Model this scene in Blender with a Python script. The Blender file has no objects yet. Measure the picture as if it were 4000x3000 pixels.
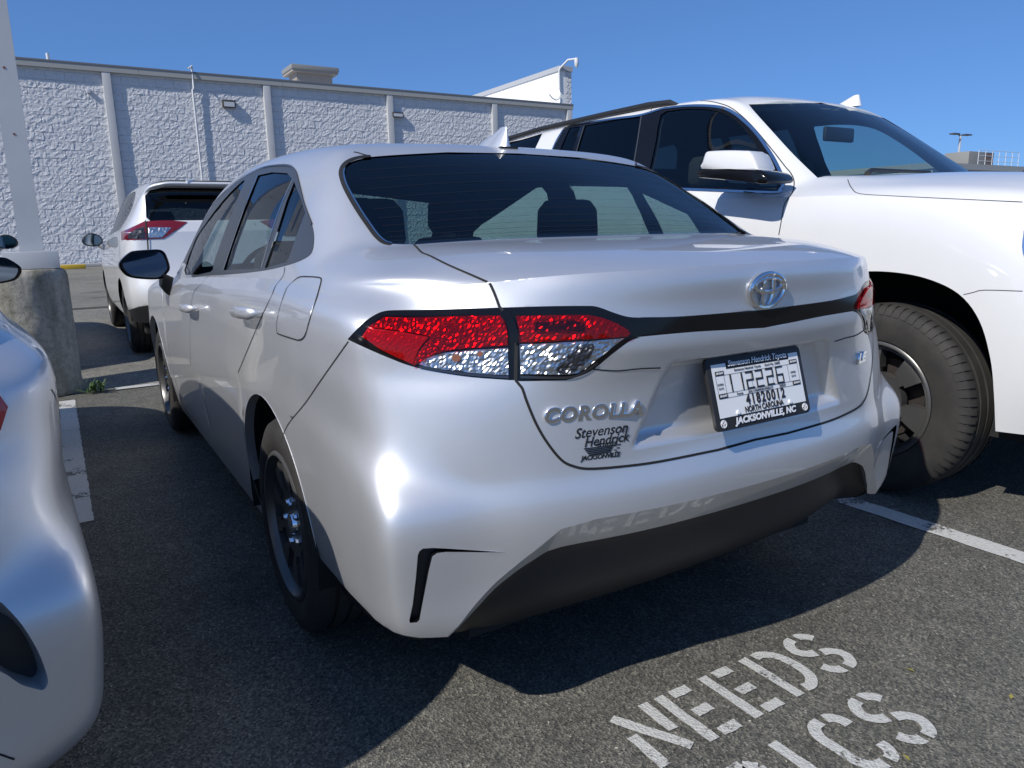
import bpy, bmesh, math, random
import numpy as np
from mathutils import Vector, Matrix, noise
from mathutils.bvhtree import BVHTree
from mathutils.geometry import delaunay_2d_cdt
random.seed(7); rng = np.random.default_rng(7)
S = bpy.context.scene
COL = S.collection
R = math.radians

# ------------------------------------------------------------------ camera, sky, sun, exposure
CAM_C = np.array([-1.35088323, -1.08452914, 1.1448982])
YAW, PITCH, ROLL, FPX = R(31.38880763), R(11.77982063), R(-1.23047399), 2875.80427
def _axes():
    cy, sy = math.cos(YAW), math.sin(YAW)
    f = np.array([sy*math.cos(PITCH), cy*math.cos(PITCH), -math.sin(PITCH)])
    r = np.array([cy, -sy, 0.]); u = np.cross(r, f)
    c, s = math.cos(ROLL), math.sin(ROLL)
    return c*r+s*u, -s*r+c*u, f
AX_R, AX_U, AX_F = _axes()
cd = bpy.data.cameras.new('camera'); cam = bpy.data.objects.new('camera', cd); COL.objects.link(cam)
cam.matrix_world = Matrix([[AX_R[i], AX_U[i], -AX_F[i], CAM_C[i]] for i in range(3)]+[[0, 0, 0, 1]])
cd.sensor_width = 36; cd.lens = 36*FPX/4000; cd.clip_start = .02; cd.clip_end = 3000
S.camera = cam
SUN_D = Vector((1.08, .31, -1)).normalized()          # direction the light travels
sun_to = -SUN_D
elev = math.asin(sun_to.z); azim = math.atan2(sun_to.x, sun_to.y)
w = bpy.data.worlds.new('World'); S.world = w; w.use_nodes = True
wn = w.node_tree.nodes; wl = w.node_tree.links
sky = wn.new('ShaderNodeTexSky'); sky.sky_type = 'NISHITA'; sky.sun_disc = False
sky.sun_elevation = elev; sky.sun_rotation = azim; sky.altitude = 0
sky.air_density = .7; sky.dust_density = .3; sky.ozone_density = 8.0
bg = wn['Background']; bg.inputs[1].default_value = .1
gm = wn.new('ShaderNodeGamma'); gm.inputs[1].default_value = .6
gr = wn.new('ShaderNodeMixRGB'); gr.blend_type = 'MULTIPLY'; gr.inputs[0].default_value = 1; gr.inputs[2].default_value = (1.10, 1.72, 2.60, 1)   # camera colour response, same for the whole sky
wl.new(sky.outputs[0], gm.inputs[0]); wl.new(gm.outputs[0], gr.inputs[1]); wl.new(gr.outputs[0], bg.inputs[0])
ld = bpy.data.lights.new('sun', 'SUN'); ld.energy = 5.0; ld.angle = R(.55); ld.color = (1, .955, .89)
lo = bpy.data.objects.new('sun', ld); COL.objects.link(lo); lo.rotation_euler = SUN_D.to_track_quat('-Z', 'Y').to_euler()
S.view_settings.view_transform = 'Standard'; S.view_settings.look = 'None'
S.view_settings.exposure = -.1; S.view_settings.gamma = 1; S.view_settings.use_curve_mapping = False
S.render.engine = 'CYCLES'; S.cycles.max_bounces = 10; S.cycles.transparent_max_bounces = 16

# ------------------------------------------------------------------ materials
MATS = {}
def mat(name, base=(.5, .5, .5), rough=.5, metal=0., coat=0., coat_r=.03, spec=.5, alpha=None):
    m = bpy.data.materials.new(name); m.use_nodes = True; MATS[name] = m
    b = m.node_tree.nodes['Principled BSDF']
    b.inputs['Base Color'].default_value = (*base, 1); b.inputs['Roughness'].default_value = rough
    b.inputs['Metallic'].default_value = metal; b.inputs['Coat Weight'].default_value = coat
    b.inputs['Coat Roughness'].default_value = coat_r; b.inputs['Specular IOR Level'].default_value = spec
    return m
def nd(m, t, **kw):
    n = m.node_tree.nodes.new(t)
    for k, v in kw.items():
        if k in n.inputs: n.inputs[k].default_value = v
        else: setattr(n, k, v)
    return n
def lk(m, a, b): m.node_tree.links.new(a, b)
def ramp(m, fac, stops):
    r = nd(m, 'ShaderNodeValToRGB'); e = r.color_ramp.elements
    while len(e) < len(stops): e.new(.5)
    for el, (p, c) in zip(e, stops): el.position = p; el.color = (*c, 1)
    lk(m, fac, r.inputs[0]); return r
def coords(m, kind='Object', scale=(1, 1, 1)):
    t = nd(m, 'ShaderNodeTexCoord'); mp = nd(m, 'ShaderNodeMapping'); mp.inputs['Scale'].default_value = scale
    lk(m, t.outputs[kind], mp.inputs[0]); return mp.outputs[0]
def noise_col(m, stops, scale=5, detail=6, rough=.6, co=None, out='Base Color', bump=0, bdist=.01):
    b = m.node_tree.nodes['Principled BSDF']; co = co or coords(m)
    n = nd(m, 'ShaderNodeTexNoise', Scale=scale, Detail=detail, Roughness=rough); lk(m, co, n.inputs['Vector'])
    if stops: lk(m, ramp(m, n.outputs[0], stops).outputs[0], b.inputs[out])
    if bump:
        bp = nd(m, 'ShaderNodeBump', Strength=bump, Distance=bdist); lk(m, n.outputs[0], bp.inputs['Height']); lk(m, bp.outputs[0], b.inputs['Normal'])
    return n

def car_paint(name, base, metal, rough, flake=.0, coat=1.):
    m = mat(name, base, rough, metal, coat=coat, coat_r=.02)
    b = m.node_tree.nodes['Principled BSDF']
    n = nd(m, 'ShaderNodeTexNoise', Scale=900, Detail=2); lk(m, coords(m), n.inputs['Vector'])
    if flake:
        bp = nd(m, 'ShaderNodeBump', Strength=flake, Distance=.0006); lk(m, n.outputs[0], bp.inputs['Height']); lk(m, bp.outputs[0], b.inputs['Normal'])
    # a thin film of road dust that varies over the panels
    d = nd(m, 'ShaderNodeTexNoise', Scale=3.1, Detail=8, Roughness=.7); lk(m, coords(m), d.inputs['Vector'])
    r = ramp(m, d.outputs[0], [(.35, tuple(c*.97 for c in base)), (.7, base)]); lk(m, r.outputs[0], b.inputs['Base Color'])
    rr = nd(m, 'ShaderNodeMapRange'); rr.inputs[3].default_value = rough*.9; rr.inputs[4].default_value = rough*1.15
    lk(m, d.outputs[0], rr.inputs[0]); lk(m, rr.outputs[0], b.inputs['Roughness'])
    return m
M_SILVER = car_paint('silver_paint', (.72, .725, .735), .70, .41, .35, coat=.8)
M_WHITE = car_paint('white_paint', (.70, .70, .695), 0, .4)
M_PEARL = car_paint('pearl_white_paint', (.74, .745, .75), .25, .4, .1)
M_BLACKP = mat('black_plastic', (.018, .018, .019), .5); noise_col(M_BLACKP, None, 700, 3, bump=.25, bdist=.0006)
M_GLOSSK = mat('gloss_black', (.006, .006, .007), .10, spec=.35)
M_RUBBER = mat('rubber_seal', (.012, .012, .012), .6)
M_GAP = mat('shut_line_dark', (.01, .01, .01), .8)
M_CHROME = mat('chrome', (.82, .83, .85), .06, 1)
M_DARKIN = mat('interior_dark', (.02, .02, .022), .8)
M_SEAT = mat('seat_cloth', (.035, .035, .038), .9)
M_SHELF = mat('parcel_shelf_cloth', (.03, .03, .03), .95)
M_TRIM = mat('window_trim_grey', (.045, .05, .058), .35)
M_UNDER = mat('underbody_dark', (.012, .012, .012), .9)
def glass(name, tint, f0=1.45, rough=0.0):
    m = bpy.data.materials.new(name); m.use_nodes = True; nt = m.node_tree
    nt.nodes.remove(nt.nodes['Principled BSDF']); out = nt.nodes['Material Output']
    tr = nd(m, 'ShaderNodeBsdfTransparent'); tr.inputs[0].default_value = (*tint, 1)
    gl = nd(m, 'ShaderNodeBsdfGlossy'); gl.inputs['Roughness'].default_value = rough
    lw = nd(m, 'ShaderNodeLayerWeight'); lw.inputs[0].default_value = .5
    pw = nd(m, 'ShaderNodeMath', operation='POWER'); pw.inputs[1].default_value = 4.6; lk(m, lw.outputs['Facing'], pw.inputs[0])
    fr = nd(m, 'ShaderNodeMapRange'); fr.inputs[3].default_value = ((f0-1)/(f0+1))**2*1.3; fr.inputs[4].default_value = .9; lk(m, pw.outputs[0], fr.inputs[0]); mx = nd(m, 'ShaderNodeMixShader')
    lk(m, fr.outputs[0], mx.inputs[0]); lk(m, tr.outputs[0], mx.inputs[1]); lk(m, gl.outputs[0], mx.inputs[2]); lk(m, mx.outputs[0], out.inputs[0])
    MATS[name] = m; return m
M_GLASSR = glass('privacy_glass', (.27, .39, .39), 1.55)
M_GLASS = glass('side_glass', (.50, .60, .59), 1.6)
M_GLASSD = glass('dark_privacy_glass', (.05, .06, .07), 1.5)
M_WIND = glass('windscreen_glass', (.72, .84, .82), 1.5)

# ------------------------------------------------------------------ object helpers
def tag(o, label=None, cat=None, group=None, kind=None):
    if label: o['label'] = label
    if cat: o['category'] = cat
    if group: o['group'] = group
    if kind: o['kind'] = kind
    return o
def empty(name, loc=(0, 0, 0), rotz=0., label=None, cat=None, group=None):
    o = bpy.data.objects.new(name, None); COL.objects.link(o); o.location = loc; o.rotation_euler = (0, 0, rotz); o.empty_display_size = .2
    return tag(o, label, cat, group)
def mesh_obj(name, verts, faces, material, parent=None, smooth=True, angle=None):
    me = bpy.data.meshes.new(name)
    me.from_pydata([tuple(map(float, v)) for v in verts], [], [tuple(int(i) for i in f) for f in faces])
    me.materials.append(material)
    if smooth: me.polygons.foreach_set('use_smooth', [True]*len(me.polygons))
    me.update()
    if angle is not None: me.set_sharp_from_angle(angle=R(angle))
    o = bpy.data.objects.new(name, me); COL.objects.link(o)
    if parent: o.parent = parent
    return o
class MB:
    """collects boxes, tubes and revolved shapes into one mesh"""
    def __init__(s): s.v = []; s.f = []
    def add(s, v, f):
        n = len(s.v); s.v += [tuple(map(float, p)) for p in v]; s.f += [tuple(i+n for i in q) for q in f]; return s
    def box(s, a, b, rot=None, piv=None):
        v = [(x, y, z) for x in (a[0], b[0]) for y in (a[1], b[1]) for z in (a[2], b[2])]
        if rot: p = Vector(piv or (0, 0, 0)); v = [tuple(rot @ (Vector(q)-p)+p) for q in v]
        return s.add(v, [(0, 1, 3, 2), (4, 6, 7, 5), (0, 4, 5, 1), (2, 3, 7, 6), (0, 2, 6, 4), (1, 5, 7, 3)])
    def tube(s, pts, r, n=10, caps=True):
        pts = [Vector(p) for p in pts]; rs = r if isinstance(r, (list, tuple)) else [r]*len(pts)
        V = []; F = []; up = None
        for i, p in enumerate(pts):
            t = (pts[min(i+1, len(pts)-1)]-pts[max(i-1, 0)]).normalized()
            if up is None: up = t.orthogonal().normalized()
            up = (up-t*up.dot(t)).normalized(); sd = t.cross(up)
            V += [p+(up*math.cos(2*math.pi*k/n)+sd*math.sin(2*math.pi*k/n))*rs[i] for k in range(n)]
        for i in range(len(pts)-1):
            for k in range(n): F.append((i*n+k, i*n+(k+1) % n, (i+1)*n+(k+1) % n, (i+1)*n+k))
        if caps: F.append(tuple(range(n))[::-1]); F.append(tuple((len(pts)-1)*n+k for k in range(n)))
        return s.add(V, F)
    def lathe(s, prof, c, axis='x', n=48, close=False):
        V = []; F = []
        for (a, r) in prof:
            for k in range(n):
                t = 2*math.pi*k/n; ca, sa = math.cos(t)*r, math.sin(t)*r
                V.append({'x': (c[0]+a, c[1]+ca, c[2]+sa), 'y': (c[0]+ca, c[1]+a, c[2]+sa), 'z': (c[0]+ca, c[1]+sa, c[2]+a)}[axis])
        m = len(prof)
        for i in range(m-1 if not close else m):
            j = (i+1) % m
            for k in range(n): F.append((i*n+k, i*n+(k+1) % n, j*n+(k+1) % n, j*n+k))
        return s.add(V, F)
    def prism(s, poly, a, b, axis='y'):
        n = len(poly); V = []
        for d in (a, b):
            for (p, q) in poly: V.append({'y': (p, d, q), 'x': (d, p, q), 'z': (p, q, d)}[axis])
        return s.add(V, [tuple(range(n)), tuple(range(2*n-1, n-1, -1))]+[(i, i+n, (i+1) % n+n, (i+1) % n) for i in range(n)])
    def build(s, name, material, parent=None, smooth=False, angle=35, bevel=0):
        o = mesh_obj(name, s.v, s.f, material, parent, smooth or bevel > 0, angle)
        bm = bmesh.new(); bm.from_mesh(o.data); bmesh.ops.recalc_face_normals(bm, faces=bm.faces)
        if bevel:
            bmesh.ops.bevel(bm, geom=[e for e in bm.edges if len(e.link_faces) == 2 and e.calc_face_angle(0) > .5], offset=bevel, segments=2, affect='EDGES', profile=.6)
        bm.to_mesh(o.data); bm.free()
        if smooth or bevel: o.data.set_sharp_from_angle(angle=R(angle))
        return o
def px_ray(x, y):
    d = AX_R*(x-2000)+AX_U*(1500-y)+AX_F*FPX
    return Vector(d/np.linalg.norm(d))
CAMV = Vector(CAM_C)

# ------------------------------------------------------------------ smooth surface nets (cubic B-splines over a grid of body points)
def bs(t):
    t2, t3 = t*t, t*t*t
    return np.stack([(1-t)**3, 3*t3-6*t2+4, -3*t3+3*t2+3*t+1, t3], -1)/6
def bs_basis(n, ts, g0, g1):
    """weights of n control rows at params ts; g0/g1: 'mirror' or 'clamp' ends -> ghost rows"""
    i = np.clip(np.floor(ts).astype(int), 0, n-2); f = ts-i; return i, bs(f)
class Net:
    def __init__(s, P, mirror0=True, mirrorE=False, vmirrorE=False, fit=(.85, .6)):
        s.P0 = np.array(P, float); s.mirror0 = mirror0; s.mirrorE = mirrorE
        s.nv, s.nu = s.P0.shape[:2]; Q = s.P0.copy()
        uu, vv = np.meshgrid(np.arange(s.nu), np.arange(s.nv))
        for k in fit:
            s.Q = Q; E = s.P0-s.ev(uu.ravel().astype(float), vv.ravel().astype(float)).reshape(s.P0.shape); Q = Q+k*E
        s.Q = Q; s.post = None
    def ev(s, u, v):
        Q = s.Q
        m = np.array([-1, 1, 1.])
        L = Q[:, 1:2]*m if s.mirror0 else 2*Q[:, :1]-Q[:, 1:2]
        Rr = Q[:, -2:-1]*m if s.mirrorE else 2*Q[:, -1:]-Q[:, -2:-1]
        G = np.concatenate([L, Q, Rr], 1)
        G = np.concatenate([2*G[:1]-G[1:2], G, 2*G[-1:]-G[-2:-1]], 0)
        iu = np.clip(np.floor(u).astype(int), 0, s.nu-2); iv = np.clip(np.floor(v).astype(int), 0, s.nv-2)
        bu = bs(u-iu); bv = bs(v-iv); out = np.zeros((len(u), 3))
        for a in range(4):
            for b in range(4): out += (bv[:, a]*bu[:, b])[:, None]*G[iv+a, iu+b]
        return out
    def __call__(s, u, v):
        u = np.asarray(u, float); v = np.asarray(v, float)
        p = s.ev(u, v)
        return s.post(p, u, v) if s.post else p
    def grid(s, nu=12, nv=10):
        if isinstance(nu, int): nu = [nu]*(s.nu-1)
        u = np.concatenate([[i+k/n for k in range(n)] for i, n in enumerate(nu)]+[[s.nu-1.]])
        return u, np.linspace(0, s.nv-1, (s.nv-1)*nv+1)
    def make_bvh(s, nu=12, nv=10):
        u, v = s.grid(nu, nv); U, V = np.meshgrid(u, v); p = s(U.ravel(), V.ravel())
        n = len(u); s.gu, s.gv, s.n = u, v, n; fs = []
        for j in range(len(v)-1):
            for i in range(n-1):
                a = j*n+i; fs.append((a, a+1, a+n+1)); fs.append((a, a+n+1, a+n))
        s.gp = p; s.gf = fs; s.bvh = BVHTree.FromPolygons([tuple(q) for q in p], fs)
    def hit(s, o, d, maxd=1e4):
        loc, nor, idx, dist = s.bvh.ray_cast(Vector(o), Vector(d), maxd)
        if loc is None: return None
        q = idx//2; j, i = divmod(q, s.n-1); f = s.gf[idx]
        A, B, Cc = [Vector(s.gp[k]) for k in f]
        uvs = [(s.gu[k % s.n], s.gv[k//s.n]) for k in f]
        v0, v1, v2 = B-A, Cc-A, loc-A
        d00, d01, d11, d20, d21 = v0.dot(v0), v0.dot(v1), v1.dot(v1), v2.dot(v0), v2.dot(v1)
        den = d00*d11-d01*d01 or 1e-12; b1 = (d11*d20-d01*d21)/den; b2 = (d00*d21-d01*d20)/den; b0 = 1-b1-b2
        return (b0*uvs[0][0]+b1*uvs[1][0]+b2*uvs[2][0], b0*uvs[0][1]+b1*uvs[1][1]+b2*uvs[2][1]), loc, dist
def inpoly(px, py, poly):
    c = np.zeros(len(px), bool); n = len(poly); j = n-1
    for i in range(n):
        xi, yi = poly[i]; xj, yj = poly[j]
        if yi != yj:
            c ^= ((yi > py) != (yj > py)) & (px < (xj-xi)*(py-yi)/(yj-yi)+xi)
        j = i
    return c
def densify(pts, k=4, closed=True, smooth=True):
    """Catmull-Rom resampling of a traced outline"""
    pts = [np.array(p, float) for p in pts]; n = len(pts); out = []
    if closed and not smooth:
        for i in range(n):
            for t in range(k): out.append(pts[i]+(pts[(i+1) % n]-pts[i])*t/k)
        return out
    rng_ = range(n) if closed else range(n-1)
    for i in rng_:
        g = (lambda q: pts[q % n]) if closed else (lambda q: pts[max(0, min(n-1, q))])
        a, b, c, d = g(i-1), g(i), g(i+1), g(i+2)
        for t in range(k):
            t_ = t/k
            out.append(.5*((2*b)+(-a+c)*t_+(2*a-5*b+4*c-d)*t_*t_+(-a+3*b-3*c+d)*t_**3) if smooth else b+(c-b)*t_)
    if not closed: out.append(pts[-1])
    return out
def cut_net(net, regions, lines=(), nu=12, nv=10, scale=None):
    """triangulate a net so that region outlines are exact mesh edges.
    regions: [(name, [(u,v)...])] later ones win.  Returns {name: (verts(u,v), faces)}"""
    us, vs = (scale or (lambda u: u, lambda v: v))
    gu, gv = net.grid(nu, nv); dus = np.gradient(gu); UU, VV = np.meshgrid(gu, gv)
    pts = list(zip(UU.ravel(), VV.ravel()))
    for (u, v) in pts[:0]: pass
    edges = []; allp = []
    for nm, poly in regions:
        poly = [(min(max(p[0], 0), net.nu-1), min(max(p[1], 0), net.nv-1)) for p in poly]
        i0 = len(allp); allp += poly; m = len(poly)
        edges += [(i0+k, i0+(k+1) % m) for k in range(m)]
    off = len(allp)
    P = np.array(allp+pts) if allp else np.array(pts)
    if off:   # drop grid points that nearly touch an outline
        A = np.array(allp); keep = np.ones(len(pts), bool); G = np.array(pts)
        dv = gv[1]-gv[0]
        for a in A:
            du = np.interp(a[0], gu, dus)
            near = (abs(G[:, 0]-a[0]) < du*.3) & (abs(G[:, 1]-a[1]) < dv*.3)
            bd = (G[:, 0] <= 1e-6) | (G[:, 1] <= 1e-6) | (G[:, 0] >= net.nu-1-1e-6) | (G[:, 1] >= net.nv-1-1e-6)
            keep &= ~(near & ~bd)
        P = np.concatenate([A, G[keep]])
    r = delaunay_2d_cdt([Vector((float(a), float(b))) for a, b in P], edges, [], 0, 1e-5)
    V = np.array([tuple(q) for q in r[0]]); F = np.array([f for f in r[2]])
    c = V[F].mean(1); lab = np.full(len(F), 'base', dtype=object)
    for nm, poly in regions:
        lab[inpoly(c[:, 0], c[:, 1], poly)] = nm
    ar = (V[F[:, 1], 0]-V[F[:, 0], 0])*(V[F[:, 2], 1]-V[F[:, 0], 1])-(V[F[:, 2], 0]-V[F[:, 0], 0])*(V[F[:, 1], 1]-V[F[:, 0], 1])
    out = {}
    for nm in set(lab):
        sel = F[(lab == nm) & (abs(ar) > 1e-9)]
        if len(sel) == 0: continue
        ids, inv = np.unique(sel.ravel(), return_inverse=True)
        out[nm] = (V[ids], inv.reshape(-1, 3))
    return out
def net_normals(net, uv, e=.02):
    u, v = uv[:, 0], uv[:, 1]
    a = net(np.minimum(u+e, net.nu-1), v)-net(np.maximum(u-e, 0), v); b = net(u, np.minimum(v+e, net.nv-1))-net(u, np.maximum(v-e, 0))
    n = np.cross(a, b); n /= np.maximum(np.linalg.norm(n, axis=1), 1e-9)[:, None]
    return n
def ribbon(net, uvs, width, off, sgn, M=None):
    """strip of given width following a traced line on the surface; returns verts, faces (left half)"""
    uv = np.array(uvs); p = net(uv[:, 0], uv[:, 1]); n = net_normals(net, uv)*sgn
    t = np.gradient(p, axis=0); t /= np.maximum(np.linalg.norm(t, axis=1), 1e-9)[:, None]
    s = np.cross(n, t); q = p+n*off
    V = np.concatenate([q-s*width/2, q+s*width/2]); m = len(p)
    return V, [(i, i+1, m+i+1, m+i) for i in range(m-1)]
# ------------------------------------------------------------------ silver sedan: body net
def net_pair(P, U, cr, cf, mirrorE=True, fit=(.85, .6)):
    """lower net (bumpers, flanks) and upper net (deck, cabin, bonnet) joined along the shoulder.
    cr / cf: lower-net columns where the rear (first) and front (last) corners of the upper net sit"""
    L = Net(P, mirror0=True, mirrorE=mirrorE, fit=fit); Un = Net(U, mirror0=True, mirrorE=False, fit=fit)
    tv = L.nv-1.
    # boundary correction: the upper net's rims are pulled onto the shoulder line of the lower net
    side_u = np.linspace(cr, cf, 400); side = L(side_u, np.full(400, tv)); rear_u = np.linspace(0, cr, 200); rearc = L(rear_u, np.full(200, tv))
    front_u = np.linspace(L.nu-1, cf, 200); frontc = L(front_u, np.full(200, tv))
    def arc(c): d = np.concatenate([[0], np.cumsum(np.linalg.norm(np.diff(c, axis=0), axis=1))]); return d
    def interp(c, d, t): return np.stack([np.interp(t, d, c[:, i]) for i in range(3)], -1)
    sd, rd, fd = arc(side), arc(rearc), arc(frontc)
    bu = np.linspace(0, Un.nv-1, 600); be = Un.ev(np.full(600, Un.nu-1.), bu); bd = arc(be)
    ru = np.linspace(0, Un.nu-1, 300); re_ = Un.ev(ru, np.zeros(300)); rr = arc(re_); fe = Un.ev(ru, np.full(300, Un.nv-1.)); fr = arc(fe)
    def post(p, u, v):
        p = p.copy(); n = len(p)
        tb = interp(side, sd, np.interp(v, bu, bd)/bd[-1]*sd[-1]); d8 = tb-Un.ev(np.full(n, Un.nu-1.), v)
        wa = np.clip((u-(Un.nu-3.5))/2.5, 0, 1); wa = wa*wa*(3-2*wa)
        t0 = interp(rearc, rd, np.interp(u, ru, rr)/rr[-1]*rd[-1]); d0 = t0-Un.ev(u, np.zeros(n)); wb = np.clip(1-v/1.2, 0, 1); wb = wb*wb*(3-2*wb)
        t1 = interp(frontc, fd, np.interp(u, ru, fr)/fr[-1]*fd[-1]); d1 = t1-Un.ev(u, np.full(n, Un.nv-1.)); wc = np.clip(1-(Un.nv-1-v)/1.2, 0, 1); wc = wc*wc*(3-2*wc)
        c0 = side[0]-Un.ev(np.array([Un.nu-1.]), np.array([0.]))[0]; c1 = side[-1]-Un.ev(np.array([Un.nu-1.]), np.array([Un.nv-1.]))[0]
        p += d8*wa[:, None]+d0*wb[:, None]+d1*wc[:, None]-c0*(wa*wb)[:, None]-c1*(wa*wc)[:, None]
        m = u < 1e-6; p[m, 0] = 0
        return p
    Un.post = post
    return L, Un

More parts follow.
